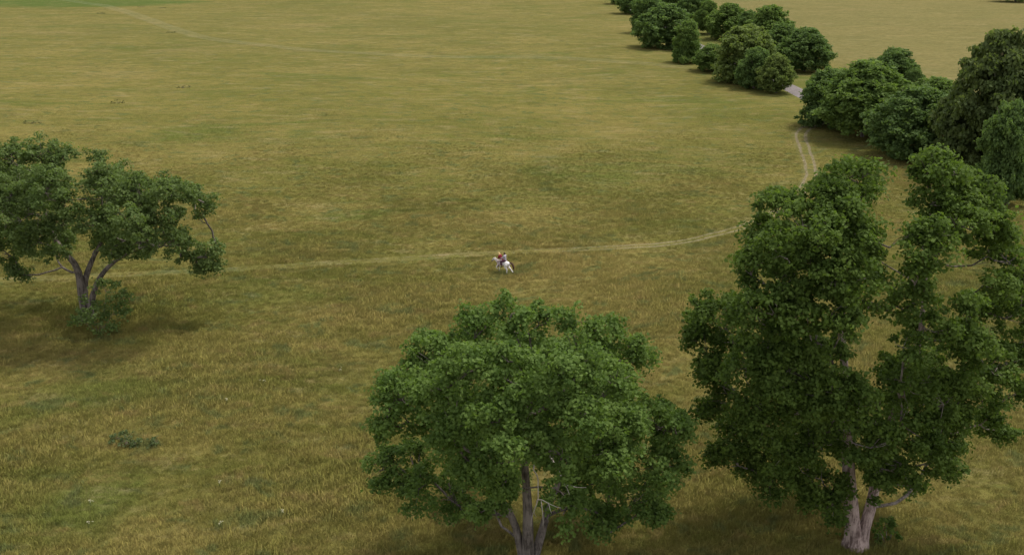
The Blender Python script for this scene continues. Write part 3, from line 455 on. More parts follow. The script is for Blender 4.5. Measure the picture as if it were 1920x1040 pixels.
def make_tree(name, base, lobes, stems, stem_r, lmat, bmat, dens, crad, per, size, seed, label, twig=.5, flare=1.7, tipr=.034, shrink=.15, limb_mat=None):
    rng = np.random.default_rng(seed)
    root = empty(name, base); tag(root, label, 'tree')
    N, par, ns, tips, sid = build_skeleton(stems, stem_r, lobes, rng)
    n = len(N); kids = [[] for _ in range(n)]
    for i, p in enumerate(par):
        if p >= 0: kids[p].append(i)
    rad = np.zeros(n)
    for i in range(n-1, -1, -1):
        ch = [rad[c] for c in kids[i]]
        rad[i] = tipr if not ch else min(sum(r**2.35 for r in ch)**(1/2.35)*1.004+.0012, 2)
    # stems: scale so that each foot has the measured radius
    first = [i for i in range(ns) if par[i] == -1]
    for si, f in enumerate(first):
        k = stem_r[si]/rad[f]
        run = [i for i in range(ns) if sid[i] == si]
        for q, i in enumerate(run):
            u = q/len(run); rad[i] = stem_r[si]*(1-.9*u)**1.25+.02
            z = N[i][2]
            if z < 1.2: rad[i] *= 1+(flare-1)*(1-max(z, 0)/1.2)**2
    g = Geo()
    for si, f in enumerate(first):
        run = [i for i in range(ns) if sid[i] == si]
        P = np.array([N[i] for i in run]); P[0, 2] -= .35
        g.tube(P, rad[run], 14, .10, rng)
    trunk = link('trunk', g.mesh('trunk'), bmat, root)
    # each limb off a stem, with its own smaller branches, is one part
    def chain_from(i, gg):
        run = [i]
        while kids[run[-1]]:
            ks = sorted(kids[run[-1]], key=lambda c: -rad[c]); run.append(ks[0])
            for c in ks[1:]: chain_from(c, gg)
        p = par[i]; pts = [N[p]]+[N[j] for j in run]; rr = [min(rad[i]*1.1, rad[p])]+[rad[j] for j in run]
        gg.tube(np.array(pts), np.array(rr), 7, .06, rng)
    lim = {}
    for i in range(ns, n):
        if 0 <= par[i] < ns:
            gg = Geo(); chain_from(i, gg); lim[i] = gg
    node_limb = {}
    for i in range(ns, n):
        j = i
        while par[j] >= ns: j = par[j]
        node_limb[i] = j
    C, Rr, L = clumps_of(lobes, rng, dens, crad, np.mean([l[:3] for l in lobes], 0), shrink)
    tipof = dict(tips)
    for q in range(len(C)):
        if rng.random() > twig: continue
        t = tipof[L[q]]
        if t < ns: continue
        back = par[t] if rng.random() < .5 and par[t] >= ns else t
        s = N[back]; e = C[q]; m = (s+e)/2+rng.normal(0, .12, 3)
        lim[node_limb[t]].tube(np.array([s, m, e]), np.array([tipr*.8, tipr*.6, tipr*.25]), 4)
    for gg in lim.values(): link('limb', gg.mesh('limb'), limb_mat or bmat, root)
    V, F, T = leaves(C, Rr, rng, per, size); print(name, len(lobes), len(C), len(F))
    link('crown', mesh_np('crown', V, F, 4, {'tint': T}), lmat, root)
    return root

BARK_GREY = bark_mat('bark_grey', (.085, .068, .055), (.27, .225, .19))
BARK_PALE = bark_mat('bark_pale', (.12, .080, .068), (.42, .315, .275))
BARK_BROWN = bark_mat('bark_brown', (.062, .050, .042), (.20, .165, .14))
BARK_DARK = bark_mat('bark_dark', (.07, .055, .045), (.16, .13, .11))
DEADWOOD = bark_mat('dead_wood', (.26, .22, .19), (.42, .37, .33))
LEAF_A = leaf_mat('leaf_mid_green', (.062, .110, .024), (.175, .248, .062), (.25, .24, .08), .025)
LEAF_B = leaf_mat('leaf_deep_green', (.046, .080, .015), (.142, .200, .044), (.20, .19, .05), .015)
LEAF_C = leaf_mat('leaf_dull_green', (.064, .102, .028), (.172, .222, .074), (.22, .21, .10), .025)

centre_tree = make_tree('broad_tree', CENTRE_BASE, CENTRE_LOBES, CENTRE_STEMS, (.44, .30, .33), LEAF_A, BARK_BROWN, 7.5, .54, 70, .21, 11,
    'big round-crowned tree with several stems at the bottom centre')
g = Geo(); rg = np.random.default_rng(5)
for q, P in enumerate(CENTRE_DEAD):
    L = smooth_line(P, .35); L = L+rg.normal(0, .03, L.shape)
    g.tube(L, np.linspace(.045 if q in (0, 6) else .03, .012, len(L)), 5)
top = np.array(CENTRE_DEAD[0][0]); foot = np.array(CENTRE_STEMS[0][3])
g.tube(smooth_line([foot, (foot+top)/2+np.array([0, 0, .8]), top], .5), np.linspace(.10, .045, len(smooth_line([foot, (foot+top)/2+np.array([0, 0, .8]), top], .5))), 6)
d5 = np.array(CENTRE_DEAD[5][0]); g.tube(smooth_line([foot, (foot+d5)/2+np.array([0, 0, .4]), d5], .5), np.linspace(.09, .04, len(smooth_line([foot, (foot+d5)/2+np.array([0, 0, .4]), d5], .5))), 6)
o = link('dead_branch', g.mesh('dead_branch'), DEADWOOD, centre_tree); o['label'] = 'bare pale dead branch hanging in front of the trunk'

twin_tree = make_tree('twin_trunk_tree', TWIN_BASE, TWIN_LOBES, TWIN_STEMS, (.52, .38), LEAF_B, BARK_PALE, 7.5, .56, 66, .22, 12,
    'tallest dark green tree with two pale trunks splitting near the ground', flare=1.8, shrink=.1, limb_mat=BARK_GREY)
spread_tree = make_tree('spreading_tree', SPREAD_BASE, SPREAD_LOBES, SPREAD_STEMS, (.52, .42, .36), LEAF_C, BARK_BROWN, 5.0, .56, 54, .25, 13,
    'wide low spreading tree with bare forked limbs at the left edge', tipr=.032)

def make_bush(name, base, lobes, mat, dens, crad, per, size, seed, label, cat='bush', stem_r=.03):
    rng = np.random.default_rng(seed); root = empty(name, base); tag(root, label, cat)
    C, Rr, L = clumps_of(lobes, rng, dens, crad, np.array([0, 0, .3]))
    C[:, 2] = np.maximum(C[:, 2], .15)
    g = Geo()
    for (x, y, z, r) in lobes:
        s = np.array([rng.normal(0, .15), rng.normal(0, .15), -.1]); e = np.array([x, y, z+.3*r])
        g.tube(smooth_line([s, (s+e)/2+np.array([x*.1, y*.1, .2]), e], .4), np.linspace(stem_r, stem_r*.4, len(smooth_line([s, (s+e)/2+np.array([x*.1, y*.1, .2]), e], .4))), 5)
    for q in range(0, len(C), 2):
        l = lobes[L[q]]; g.tube(np.array([[l[0], l[1], l[2]], C[q]]), np.array([stem_r*.4, stem_r*.15]), 4)
    link('stem', g.mesh('stem'), BARK_GREY, root)
    V, F, T = leaves(C, Rr, rng, per, size); link('foliage', mesh_np('foliage', V, F, 4, {'tint': T}), mat, root)
    return root
make_bush('sucker_bush', BRUSH_BASE, BRUSH_LOBES, LEAF_C, 7, .50, 30, .26, 21, 'leafy sucker bush growing in front of the spreading tree trunk')
make_bush('sprout_bush', SPROUT_BASE, SPROUT_LOBES, LEAF_B, 22, .28, 22, .2, 22, 'small leafy sprouts at the foot of the twin-trunk tree')
LEAF_W = leaf_mat('leaf_weed', (.065, .095, .035), (.14, .17, .07))
make_bush('weed_bush', (-31.2, 70.4, float(gz(-31.2, 70.4))), [(0, 0, .55, .75), (-.8, .2, .35, .55), (.7, -.3, .35, .5), (.1, -.6, .3, .5)], LEAF_W, 18, .24, 20, .17, 23, 'low dark green leafy weed alone in the lower left grass')
make_bush('weed_bush', (-29.1, 70.3, float(gz(-29.1, 70.3))), [(0, 0, .3, .4), (.3, .2, .25, .3)], LEAF_W, 26, .2, 16, .15, 24, 'smaller leafy weed just right of the larger weed')

LEAF_FW = leaf_mat('leaf_field_weed', (.085, .085, .035), (.15, .145, .06))
WEEDLAB = ['low weed clump beside the bend of the faint far track', 'tiny far weed near the top edge, right one of the topmost pair', 'tiny far weed near the top edge, left one of the topmost pair', 'tiny weed just below the green patch at top left', 'low weed in open grass up and right of the spreading tree', 'dark weed directly above the spreading tree, left of the open grass weed', 'dark weed at far left just above the spreading tree crown']
for i, (x, y) in enumerate(SPOTS):
    make_bush('field_weed', (x, y, float(gz(x, y))), [(0, 0, .2, .4+.2*(i % 3)), (1.1, .3, .15, .35), (-1.2, -.2, .12, .3)], LEAF_FW, 9, .3, 6, .2, 60+i, WEEDLAB[i], 'weed')['group'] = 'dark weed clumps on the far left grass'

# avenue trees: a few grown forms, each tree its own object
def crown_proto(seed, form):
    """unit crown: width 1, height 1 from 0 to 1"""
    rng = np.random.default_rng(seed); lob = []
    nl = 60
    for i in range(nl):
        h = (i+.5)/nl
        if form == 'round': prof = math.sin(math.pi*min(1, (h*.88+.16)))**.62
        elif form == 'egg': prof = (math.sin(math.pi*(h**.72*.86+.12)))**.8
        elif form == 'cone': prof = max(.2, (1-h*.85)**.7)*(.80+.2*abs(math.sin(h*11)))
        else: prof = math.sin(math.pi*min(1, (h*.80+.20)))**.5*(.86+.14*math.sin(9*h+seed))
        a = i*2.399963+rng.uniform(-.4, .4); r = rng.uniform(.09, .175)*(1.0 if form != 'cone' else .85)
        q = max(0, .5*prof-r*.75)*rng.uniform(.70, 1.14)
        lob.append((math.cos(a)*q, math.sin(a)*q, .04+h*.90-(.05 if h > .9 else 0), r))
    for i in range(14): lob.append((rng.uniform(-.16, .16), rng.uniform(-.16, .16), rng.uniform(.12, .85), .17))
    C = []; Rr = []
    for (x, y, z, r) in lob:
        n = 13; d = rand_dirs(rng, n*3); out = np.array([x, y, (z-.5)]); out /= max(.05, np.linalg.norm(out))
        d = d[rng.random(len(d)) < .4+.35*d[:, 2]+.35*(d@out)][:n]
        C.append(np.array([x, y, z])+d*r*rng.uniform(.55, 1.1, len(d))[:, None]*np.array([1, 1, .75])); Rr.append(rng.uniform(.7, 1.35, len(d))*.055)
    C = np.concatenate(C); Rr = np.concatenate(Rr)
    C[:, 2] = np.clip(C[:, 2], .02, None)
    V, F, T = leaves(C, Rr, rng, 40, .034, .75)
    return V, F, T
FORMS = ['round', 'egg', 'full', 'cone', 'round', 'full']
PROTO = [crown_proto(100+i, f) for i, f in enumerate(FORMS)]
LEAF_AV = [leaf_mat('leaf_avenue_dark', (.062, .108, .034), (.178, .245, .074)), leaf_mat('leaf_avenue_mid', (.066, .114, .030), (.195, .262, .068)),
           leaf_mat('leaf_avenue_light', (.075, .112, .030), (.225, .270, .080)), leaf_mat('leaf_avenue_olive', (.062, .090, .030), (.160, .190, .064), (.20, .16, .08), .03)]
TRUNK_ME = {}
def avenue_tree(spec, form, lm, label, group, seed):
    X, Y, w, h, zb, xo = spec; rng = np.random.default_rng(seed)
    root = empty('olive_tall_tree' if lm == 3 else 'avenue_tree', (X, Y, float(gz(X, Y)))); tag(root, label, 'tree', group)
    key = (form, lm)
    if key not in TRUNK_ME:
        V, F, T = PROTO[form]; me = mesh_np('crown', V, F, 4, {'tint': T}); me.materials.append(LEAF_AV[lm]); TRUNK_ME[key] = me
    c = link('crown', TRUNK_ME[key], None, root)
    c.location = (xo, 0, zb*.8); c.scale = (w*1.26, w*1.22, (h-zb*.8)*1.03); c.rotation_euler = (0, 0, rng.uniform(0, 6.28))
    g = Geo(); r0 = .018*h+.06
    top = np.array([xo*.8, 0, zb+(h-zb)*.72])
    g.tube(smooth_line([(0, 0, -.3), (xo*.2, .05, zb*.6+.4), (xo*.6, 0, zb+(h-zb)*.35), tuple(top)], .9), np.linspace(r0*1.25, .05, len(smooth_line([(0, 0, -.3), (xo*.2, .05, zb*.6+.4), (xo*.6, 0, zb+(h-zb)*.35), tuple(top)], .9))), 8, .06, rng)
    link('trunk', g.mesh('trunk'), BARK_DARK, root)
    g = Geo()
    for k in range(7):
        u = .12+k*.1; s = np.array([xo*(.3+.5*u), 0, zb+(h-zb)*u*.8]); a = k*2.4+rng.uniform(0, 1)
        e = np.array([xo+math.cos(a)*w*.33, math.sin(a)*w*.33, zb+(h-zb)*min(.92, u+.22)])
        g.tube(np.array([s, (s+e)/2-np.array([0, 0, .1]), e]), np.array([r0*.45, r0*.3, .03]), 5)
    link('branches', g.mesh('branches'), BARK_DARK, root)
    return root
AV_SPEC = [  # form, leaf, label
 (5,2,'pale green young tree nearest the road gap, left row'),(1,0,'narrow dark tree between the pale young tree and the yellow-topped tree'),(2,2,'broad yellow-green topped tree, largest of the left avenue row'),
 (4,1,'short bushy tree left of the broad yellow-green topped tree'),(3,1,'tiered pointed tree standing alone left of the road glimpse'),(0,0,'big rounded dark tree behind the tiered pointed tree'),
 (2,0,'seventh tree along the left avenue row'),(1,0,'eighth tree along the left avenue row, cut by the top edge'),(0,0,'ninth tree along the left avenue row, at the top edge'),(0,0,'farthest visible tree of the left avenue row'),
 (0,0,'round dark tree on a bare trunk at the near end of the right row'),(2,0,'dark tree just left of the round tree on a bare trunk'),(5,1,'broad tree third in the right avenue row'),(0,1,'wide tree with low crown fifth in the right avenue row'),
 (1,1,'slender tree showing its trunk, sixth in the right avenue row'),(2,0,'narrow tree fourth in the right avenue row'),(0,0,'seventh tree along the right avenue row'),(5,0,'eighth tree along the right avenue row'),(2,0,'ninth tree along the right avenue row'),
 (2,0,'leftmost dark tree of the near clump, beside the road and track'),(0,1,'broad bright green tree with visible trunk in the near clump'),(5,1,'middle tree of the near clump right of the bright green tree'),(0,0,'low wide dark tree at the front of the near clump'),
 (4,0,'round dark tree standing alone behind the near clump'),(1,0,'small tree touching the round tree behind the near clump'),(2,1,'tree in the near clump left of the tall olive tree'),(0,3,'tall olive brown tree at the right edge, highest of the clump'),
 (2,0,'dark green tree with short trunk at the right edge below the tall olive tree'),(2,3,'olive green tree in front of the tall olive tree'),(4,0,'tree half outside the right edge behind the dark green tree'),(0,0,'lone far tree at the top right corner')]
for i, (sp, (fm, lm, lab)) in enumerate(zip(AVENUE, AV_SPEC)):
    avenue_tree(sp, fm, lm, lab, 'trees along the farm road', 300+i)

# ---------------------------------------------------------------- grass
def tuft(seed, blades, h0, h1, spread, width, heads):
    rng = np.random.default_rng(seed); V = []; F = []; T = []
    for b in range(blades):
        a = rng.uniform(0, 6.283); r = spread*math.sqrt(rng.random()); x, y = r*math.cos(a), r*math.sin(a)
        h = rng.uniform(h0, h1); ln = h*rng.uniform(.25, .75); la = rng.normal(.35, 1.0)
        dx, dy = math.cos(la)*ln, math.sin(la)*ln
        wa = rng.uniform(0, 3.14); wx, wy = math.cos(wa)*width*.5, math.sin(wa)*width*.5
        k = len(V); hd = 1.7 if (heads and b % 3 == 0) else .55
        V += [(x-wx, y-wy, -.05), (x+wx, y+wy, -.05), (x+dx*.4+wx*hd, y+dy*.4+wy*hd, h*.66), (x+dx*.4-wx*hd, y+dy*.4-wy*hd, h*.66), (x+dx, y+dy, h)]
        F += [(k, k+1, k+2), (k, k+2, k+3), (k+3, k+2, k+4)]; T += [rng.random()]*5
    me = mesh_np('tuft', np.array(V), np.array(F), 3, {'tint': T}); return me
GRASS = grass_mat()
tufts = []
for i, a in enumerate([(38, .12, .30, .42, .022, False), (34, .16, .38, .40, .020, True), (40, .10, .26, .48, .024, False), (30, .20, .44, .38, .018, True), (34, .08, .22, .46, .028, False)]):
    me = tuft(40+i, *a); me.materials.append(GRASS)
    tufts.append(bpy.data.objects.new('grass_tuft', me))
rg = np.random.default_rng(77)
def field(n, y0, y1, fade0, fade1):
    y = y0+(y1-y0)*rg.random(n)**1.0
    x = (rg.random(n)-.5)*2*(y*.60+14)
    keep = rg.random(n) < (y*.60+14)/(y1*.60+14)
    keep &= rg.random(n) < np.clip((fade1-y)/(fade1-fade0), 0, 1)
    return x[keep], y[keep]
xs, ys = field(760000, 44, 250, 70, 235)
# keep the wheel ruts open
tl = track_line[(track_line[:, 1] < 270)]
dmin = np.full(len(xs), 1e9)
for q in tl[::1]:
    near = np.abs(ys-q[1]) < 4
    dmin[near] = np.minimum(dmin[near], np.hypot(xs[near]-q[0], ys[near]-q[1]))
rut = (dmin > .4) & (dmin < .8) & (rg.random(len(xs)) < .75)
xs, ys, dmin = xs[~rut], ys[~rut], dmin[~rut]
keep = ~((np.abs(xs-70.5-(250-ys)*.03) < 12) & (ys > 205))
xs, ys, dmin = xs[keep], ys[keep], dmin[keep]
n = len(xs)
gm = bpy.data.meshes.new('grass'); gm.vertices.add(n)
gm.vertices.foreach_set('co', np.stack([xs, ys, gz(xs, ys)], 1).astype(np.float32).ravel())
a = gm.attributes.new('kind_index', 'INT', 'POINT'); a.data.foreach_set('value', rg.integers(0, len(tufts), n).astype(np.int32))
sc = rg.uniform(.65, 1.3, n)*(1+.35*np.sin(xs*.21+1)*np.sin(ys*.17))*np.where(dmin < 1.0, .6, 1)*np.clip((250-ys)/150, .35, 1)
a = gm.attributes.new('size', 'FLOAT', 'POINT'); a.data.foreach_set('value', sc.astype(np.float32))
a = gm.attributes.new('turn', 'FLOAT_VECTOR', 'POINT'); a.data.foreach_set('vector', np.stack([np.zeros(n), np.zeros(n), rg.normal(0, .9, n)], 1).astype(np.float32).ravel())
go = bpy.data.objects.new('grass', gm); COL.objects.link(go)
tag(go, 'tall dry grass covering the near meadow', 'grass', kind='stuff')
ng = bpy.data.node_groups.new('grass_scatter', 'GeometryNodeTree')
ng.interface.new_socket('Geometry', in_out='INPUT', socket_type='NodeSocketGeometry')
ng.interface.new_socket('Geometry', in_out='OUTPUT', socket_type='NodeSocketGeometry')
gi = ng.nodes.new('NodeGroupInput'); gout = ng.nodes.new('NodeGroupOutput')
iop = ng.nodes.new('GeometryNodeInstanceOnPoints'); jn = ng.nodes.new('GeometryNodeJoinGeometry')
for tob in reversed(tufts):
    oi = ng.nodes.new('GeometryNodeObjectInfo'); oi.inputs['Object'].default_value = tob; oi.inputs['As Instance'].default_value = True
    ng.links.new(oi.outputs['Geometry'], jn.inputs[0])
def named(nm, ty):
    q = ng.nodes.new('GeometryNodeInputNamedAttribute'); q.data_type = ty; q.inputs['Name'].default_value = nm; return q.outputs['Attribute']
ng.links.new(gi.outputs[0], iop.inputs['Points']); ng.links.new(jn.outputs[0], iop.inputs['Instance'])
iop.inputs['Pick Instance'].default_value = True
ng.links.new(named('kind_index', 'INT'), iop.inputs['Instance Index'])
ng.links.new(named('turn', 'FLOAT_VECTOR'), iop.inputs['Rotation'])
ng.links.new(named('size', 'FLOAT'), iop.inputs['Scale'])
ng.links.new(iop.outputs[0], gout.inputs[0])
md = go.modifiers.new('scatter', 'NODES'); md.node_group = ng
print('tufts', n)

# ---------------------------------------------------------------- horse and riders
def blob(name, chains, mat, parent, voxel, balls=(), smooth=4, loc=(0, 0, 0)):
    """tapered limbs and ellipsoids fused into one continuous skin"""
    bm = bmesh.new()
    for ch in chains:
        for a, b in zip(ch[:-1], ch[1:]):
            A, B = Vector(a[:3]), Vector(b[:3]); ra, rb = a[3], b[3]
            d = (B-A); L = d.length
            M = Matrix.Translation((A+B)/2) @ d.to_track_quat('Z', 'Y').to_matrix().to_4x4()
            bmesh.ops.create_cone(bm, cap_ends=True, segments=14, radius1=ra, radius2=rb, depth=L, matrix=M)
        for a in ch: bmesh.ops.create_icosphere(bm, subdivisions=2, radius=a[3], matrix=Matrix.Translation(a[:3]))
    for (c, s) in balls:
        bmesh.ops.create_icosphere(bm, subdivisions=3, radius=1, matrix=Matrix.Translation(c) @ Matrix.Diagonal((*s, 1)))
    me = bpy.data.meshes.new(name); bm.to_mesh(me); bm.free()
    o = link(name, me, mat, parent); o.location = loc
    r = o.modifiers.new('fuse', 'REMESH'); r.mode = 'VOXEL'; r.voxel_size = voxel; r.use_smooth_shade = True
    if smooth:
        q = o.modifiers.new('soften', 'SMOOTH'); q.factor = .5; q.iterations = smooth
    return o

HORSE_X, HORSE_Y, HORSE_RZ, HS = -1.1, 112.15, R(145), 1.0
hz = float(gz(HORSE_X, HORSE_Y))
horse = empty('horse', (HORSE_X, HORSE_Y, hz), HORSE_RZ); horse.scale = (HS, HS, HS)
tag(horse, 'white horse with dark streaming tail cantering across the grass, carrying two riders', 'horse')
COAT = plain_mat('white_coat', (.80, .74, .70), (.68, .62, .59), 3, .75)
DARKH = plain_mat('dark_hair', (.035, .022, .014), (.07, .045, .028), 12)
BROWNT = plain_mat('brown_tail', (.095, .045, .025), (.04, .022, .014), 9)
HOOF = plain_mat('hoof_horn', (.03, .026, .022), (.055, .045, .035), 15, .5)
MUZ = plain_mat('muzzle_skin', (.07, .06, .055), (.12, .10, .095), 10)
LEATH = plain_mat('leather', (.06, .028, .016), (.10, .05, .03), 8, .5, .4)
CREAM = plain_mat('cream_mane', (.74, .68, .56), (.60, .54, .44), 9)
legs = {
 'lh': [(-.62, .15, 1.15, .22), (-.44, .18, .92, .155), (-.72, .17, .56, .078), (-.68, .17, .16, .05), (-.64, .17, .08, .055)],
 'rh': [(-.62, -.15, 1.15, .22), (-.64, -.18, .88, .145), (-1.02, -.17, .64, .074), (-1.30, -.17, .33, .048), (-1.39, -.17, .28, .052)],
 'rf': [(.58, -.14, 1.12, .17), (.50, -.16, .90, .105), (.62, -.15, .53, .062), (.62, -.15, .16, .045), (.65, -.15, .08, .05)],
 'lf': [(.58, .14, 1.12, .17), (.56, .16, .90, .105), (.88, .15, .68, .062), (.70, .15, .40, .045), (.64, .15, .35, .048)]}
body = [[(-.80, 0, 1.24, .25), (-.55, 0, 1.28, .30), (-.15, 0, 1.21, .30), (.25, 0, 1.18, .315), (.52, 0, 1.23, .275), (.70, 0, 1.27, .22)],
        [(.58, 0, 1.28, .245), (.86, 0, 1.40, .19), (1.08, 0, 1.50, .15), (1.24, 0, 1.58, .12)],
        [(1.24, 0, 1.58, .122), (1.37, 0, 1.49, .122), (1.51, 0, 1.31, .09), (1.60, 0, 1.20, .074)],
        [(1.20, .06, 1.68, .038), (1.19, .075, 1.78, .012)], [(1.20, -.06, 1.68, .038), (1.19, -.075, 1.78, .012)]] + list(legs.values())
blob('body', body, COAT, horse, .022, [((-.62, 0, 1.24), (.30, .30, .27))], 5)
blob('tail', [[(-1.02, 0, 1.40, .06), (-1.18, 0, 1.47, .10), (-1.38, -.02, 1.34, .125), (-1.54, -.03, 1.07, .115), (-1.61, -.04, .76, .06), (-1.62, -.04, .52, .02)],
              [(-1.35, 0, 1.28, .06), (-1.50, .05, .98, .06), (-1.52, .06, .66, .02)]], BROWNT, horse, .02)
blob('mane', [[(1.20, .02, 1.70, .05), (1.05, .06, 1.64, .06), (.86, .09, 1.56, .065), (.66, .11, 1.48, .05)], [(1.05, .08, 1.62, .04), (1.0, .15, 1.46, .035), (.98, .16, 1.36, .012)],
              [(.86, .10, 1.56, .04), (.82, .18, 1.40, .035), (.80, .19, 1.28, .012)], [(1.26, 0, 1.70, .035), (1.37, .03, 1.60, .025)]], CREAM, horse, .018)
blob('muzzle', [[(1.555, 0, 1.26, .084), (1.615, 0, 1.18, .082)]], MUZ, horse, .014)
for k, L in legs.items():
    a, b = Vector(L[-2][:3]), Vector(L[-1][:3]); d = (b-a).normalized()
    if k in ('lh', 'rf'): pts = [(b.x, b.y, .075, .056), (b.x+.015, b.y, .045, .066)]
    else: pts = [(*b, .054), (*(b+d*.06), .062)]
    blob('hoof', [pts], HOOF, horse, .012, smooth=2)
for s in (-1, 1):
    blob('eye', [[(1.385, s*.108, 1.515, .022), (1.395, s*.110, 1.512, .022)]], HOOF, horse, .008, smooth=0)
def strap(name, pts, r, mat, parent):
    g = Geo(); L = smooth_line(pts, .04); g.tube(L, np.full(len(L), r), 6); return link(name, g.mesh(name), mat, parent)
ring = lambda c, n, r, k=14: [tuple(Vector(c)+Vector(n).normalized().to_track_quat('Z', 'Y') @ Vector((math.cos(q/k*6.2832)*r, math.sin(q/k*6.2832)*r, 0))) for q in range(k+1)]
br = strap('bridle', ring((1.51, 0, 1.31), (.14, 0, -.18), .10), .011, LEATH, horse)
strap('bridle_strap', [(1.24, .12, 1.64), (1.37, .13, 1.48), (1.51, .10, 1.32)], .01, LEATH, br); strap('bridle_strap', [(1.24, -.12, 1.64), (1.37, -.13, 1.48), (1.51, -.10, 1.32)], .01, LEATH, br)
for s in (-1, 1): strap('rein', [(1.51, s*.10, 1.30), (1.15, s*.20, 1.40), (.85, s*.24, 1.50), (.62, s*.12, 1.66)], .009, LEATH, horse)
sad = blob('saddle', [[(.36, 0, 1.52, .07), (.15, 0, 1.49, .10), (-.10, 0, 1.50, .09), (-.2, 0, 1.56, .05)], [(.15, 0, 1.5, .09), (.15, .26, 1.38, .05), (.16, .33, 1.12, .04)], [(.15, 0, 1.5, .09), (.15, -.26, 1.38, .05), (.16, -.33, 1.12, .04)]], LEATH, horse, .02)

SKIN = plain_mat('skin', (.48, .28, .20), (.42, .24, .17), 6, .6)
def person(seat, label, lean, pal, hairkind, armto, bulk=0.0):
    """seated astride, facing +x; seat in horse coordinates"""
    S = Vector(seat)
    M = horse.matrix_basis
    root = empty('person', M @ S, HORSE_RZ); root.scale = (HS*1.16,)*3
    tag(root, label, 'person')
    c, s_ = math.cos(lean), math.sin(lean)
    def T(x, z): return (x*c+z*s_, 0, .10+z*c-x*s_)            # point up the leaning spine
    wst, chs, shl, nk, hd = T(0, .16), T(.02, .34), T(0, .46), T(.01, .55), T(.05, .68)
    arms = []; hips = []
    for k in (-1, 1):
        sh = (shl[0], k*.185, shl[2]); ha = Vector((armto[0], k*armto[1], armto[2])); m = (Vector(sh)+ha)/2
        el = Vector((m.x-.06, k*(abs(m.y)+.09), m.z-.10)); arms.append((sh, tuple(el), tuple(ha), k))
        hips.append([(-.01, k*.10, .06, .105), (.24, k*.29, -.02, .098), (.34, k*.345, -.10, .075), (.22, k*.37, -.36, .055), (.12, k*.375, -.52, .042)])
    ch = [[(0, 0, .05, .125), (*wst, .115), (*chs, .135), (*shl, .105)], [(*nk, .055), (*hd[:1], 0, hd[2]-.06, .06)]]
    for (sh, el, ha, k) in arms:
        ch += [[(*shl, .09), (*sh, .065), (*el, .045), (*ha, .032)]]
        # palm and five fingers closed round what it holds
        P = Vector(ha); ch += [[(*P, .032), (P.x+.055, P.y, P.z-.01, .034)]]
        for f in range(4):
            yo = (-.027+.018*f); ln = (.030, .036, .034, .026)[f]
            ch += [[(P.x+.07, P.y+yo, P.z-.005, .0095), (P.x+.07+ln, P.y+yo, P.z-.018, .009), (P.x+.065+ln*.8, P.y+yo, P.z-.05, .008), (P.x+.045, P.y+yo, P.z-.055, .0075)]]
        ch += [[(P.x+.02, P.y-k*.025, P.z, .011), (P.x+.055, P.y-k*.045, P.z-.02, .010), (P.x+.08, P.y-k*.03, P.z-.04, .008)]]
    for h in hips: ch += [h, [(h[-1][0], h[-1][1], h[-1][2], .04), (h[-1][0]+.06, h[-1][1]+.01, h[-1][2]-.09, .042), (h[-1][0]+.19, h[-1][1]+.02, h[-1][2]-.09, .032)]]
    H = Vector(hd)
    balls = [(H, (.092, .075, .115)), (H+Vector((.035, 0, -.055)), (.06, .055, .055)), (H+Vector((.097, 0, -.012)), (.020, .014, .024)), (H+Vector((.082, 0, -.062)), (.016, .026, .010))]
    for k in (-1, 1): balls += [(H+Vector((-.005, k*.078, -.01)), (.018, .012, .03))]
    blob('body', ch, SKIN, root, .0075, balls, 3)
    # clothes follow the limbs a little outside the skin
    shirt = [[(0, 0, .10-bulk, .138+bulk), (*wst, .130+bulk), (*chs, .150+bulk), (*shl, .118+bulk*.6)]]
    for (sh, el, ha, k) in arms:
        e = Vector(el); cuff = e+(Vector(ha)-e)*.82
        shirt.append([(*shl, .10), (*sh, .080), (*el, .060), (*cuff, .046)])
    blob('shirt', shirt, pal[0], root, .014)
    trs = [[(0, -.03, .05, .136), (0, .03, .05, .136)]]
    for h in hips: trs.append([(*h[0][:3], .122), (*h[1][:3], .113), (*h[2][:3], .090), (*h[3][:3], .068), (h[4][0]*.5+h[3][0]*.5, h[4][1], h[4][2]*.5+h[3][2]*.5, .062)])
    blob('trousers', trs, pal[1], root, .014)
    for h in hips: blob('boot', [[(h[3][0]*.4+h[4][0]*.6, h[4][1], h[3][2]*.4+h[4][2]*.6, .064), (*h[4][:3], .054), (h[4][0]+.05, h[4][1]+.01, h[4][2]-.09, .054), (h[4][0]+.20, h[4][1]+.02, h[4][2]-.10, .042)]], pal[2], root, .012)
    hb = [(H+Vector((-.015, 0, .025)), (.112, .100, .118))]
    hc = []
    if hairkind == 'long':
        hc = [[(H.x-.06, 0, H.z+.03, .085), (H.x-.12, .01, H.z-.06, .085), (H.x-.17, .02, H.z-.20, .075), (H.x-.22, .03, H.z-.34, .03)], [(H.x-.04, .07, H.z, .04), (H.x-.08, .10, H.z-.14, .035), (H.x-.14, .11, H.z-.26, .012)]]
    hb = [(c_-Vector((.022, 0, -.012)), s2) for c_, s2 in hb]
    blob('hair', hc, pal[3], root, .011, hb, 2)
    for k in (-1, 1):
        blob('eye', [[(H.x+.082, k*.030, H.z+.008, .010), (H.x+.084, k*.030, H.z+.008, .010)]], HOOF, root, .004, smooth=0)
    return root
MAROON = plain_mat('maroon_cloth', (.21, .018, .024), (.14, .012, .018), 7)
PINKISH = plain_mat('pale_cloth', (.50, .38, .36), (.42, .31, .30), 7)
LAV = plain_mat('lavender_grey_shirt', (.42, .38, .42), (.32, .29, .34), 7)
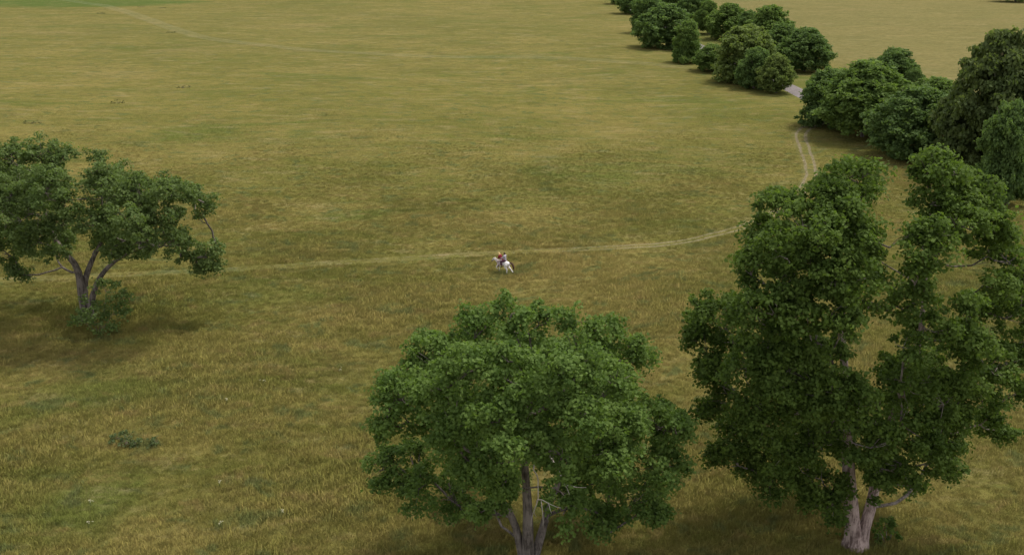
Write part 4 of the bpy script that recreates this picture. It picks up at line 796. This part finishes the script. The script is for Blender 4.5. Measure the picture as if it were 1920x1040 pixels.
NAVY = plain_mat('dark_trousers', (.06, .022, .038), (.09, .035, .055), 7)
BLOND = plain_mat('blond_hair', (.70, .50, .22), (.58, .39, .16), 14)
person((.16, 0, 1.55), 'person with blond hair in a maroon top leaning forward on the white horse', .52, (MAROON, PINKISH, LEATH, BLOND), 'long', (.50, .07, .14), .03)
person((-.34, 0, 1.56), 'person with dark hair in a grey shirt sitting upright behind the blond rider', .10, (LAV, NAVY, HOOF, DARKH), 'short', (.42, .13, .30))

# ---------------------------------------------------------------- small flowering weeds
FLW = plain_mat('white_flower', (.50, .46, .30), (.42, .38, .24), 20)
STM = plain_mat('flower_stem', (.10, .13, .04), (.14, .16, .05), 8)
rf = np.random.default_rng(9)
fl_me = None
FLAB = ['tiny white flower weed nearest the bottom left corner', 'tiny white flower weed below the leafy weed, second along the bottom', 'tiny white flower weed third along the bottom, nearest the centre tree', 'tiny white flower weed right of the leafy weeds', 'tiny white flower weed up and right of the leafy weeds', 'tiny white flower weed below the spreading tree, upper of two', 'tiny white flower weed left, just above the bottom left corner one', 'tiny white flower weed farthest right, toward the centre tree crown']
for fi, (x, y) in enumerate(FLOWERS):
    r0 = empty('flowering_weed', (x, y, float(gz(x, y)))); tag(r0, FLAB[fi], 'weed', 'white flowering weeds in the near grass')
    if fl_me is None:
        gs = Geo(); gf = Geo()
        for k in range(5):
            e = np.array([rf.normal(0, .13), rf.normal(0, .13), rf.uniform(.36, .52)]); gs.tube(np.array([[e[0]*.2, e[1]*.2, -.05], [e[0]*.6, e[1]*.6, .2], e]), np.array([.012, .010, .006]), 4)
            for q in range(3):
                c_ = e+rf.normal(0, .03, 3)*np.array([1, 1, .3]); gf.tube(np.array([c_-[0, 0, .006], c_+[0, 0, .006], c_+[0, 0, .016]]), np.array([.026, .024, .012]), 6)
        fl_me = (gs.mesh('stem'), gf.mesh('flower_heads'))
    link('stem', fl_me[0], STM, r0); link('blossom', fl_me[1], FLW, r0)['kind'] = 'stuff'; r0.rotation_euler = (0, 0, rf.uniform(0, 6))
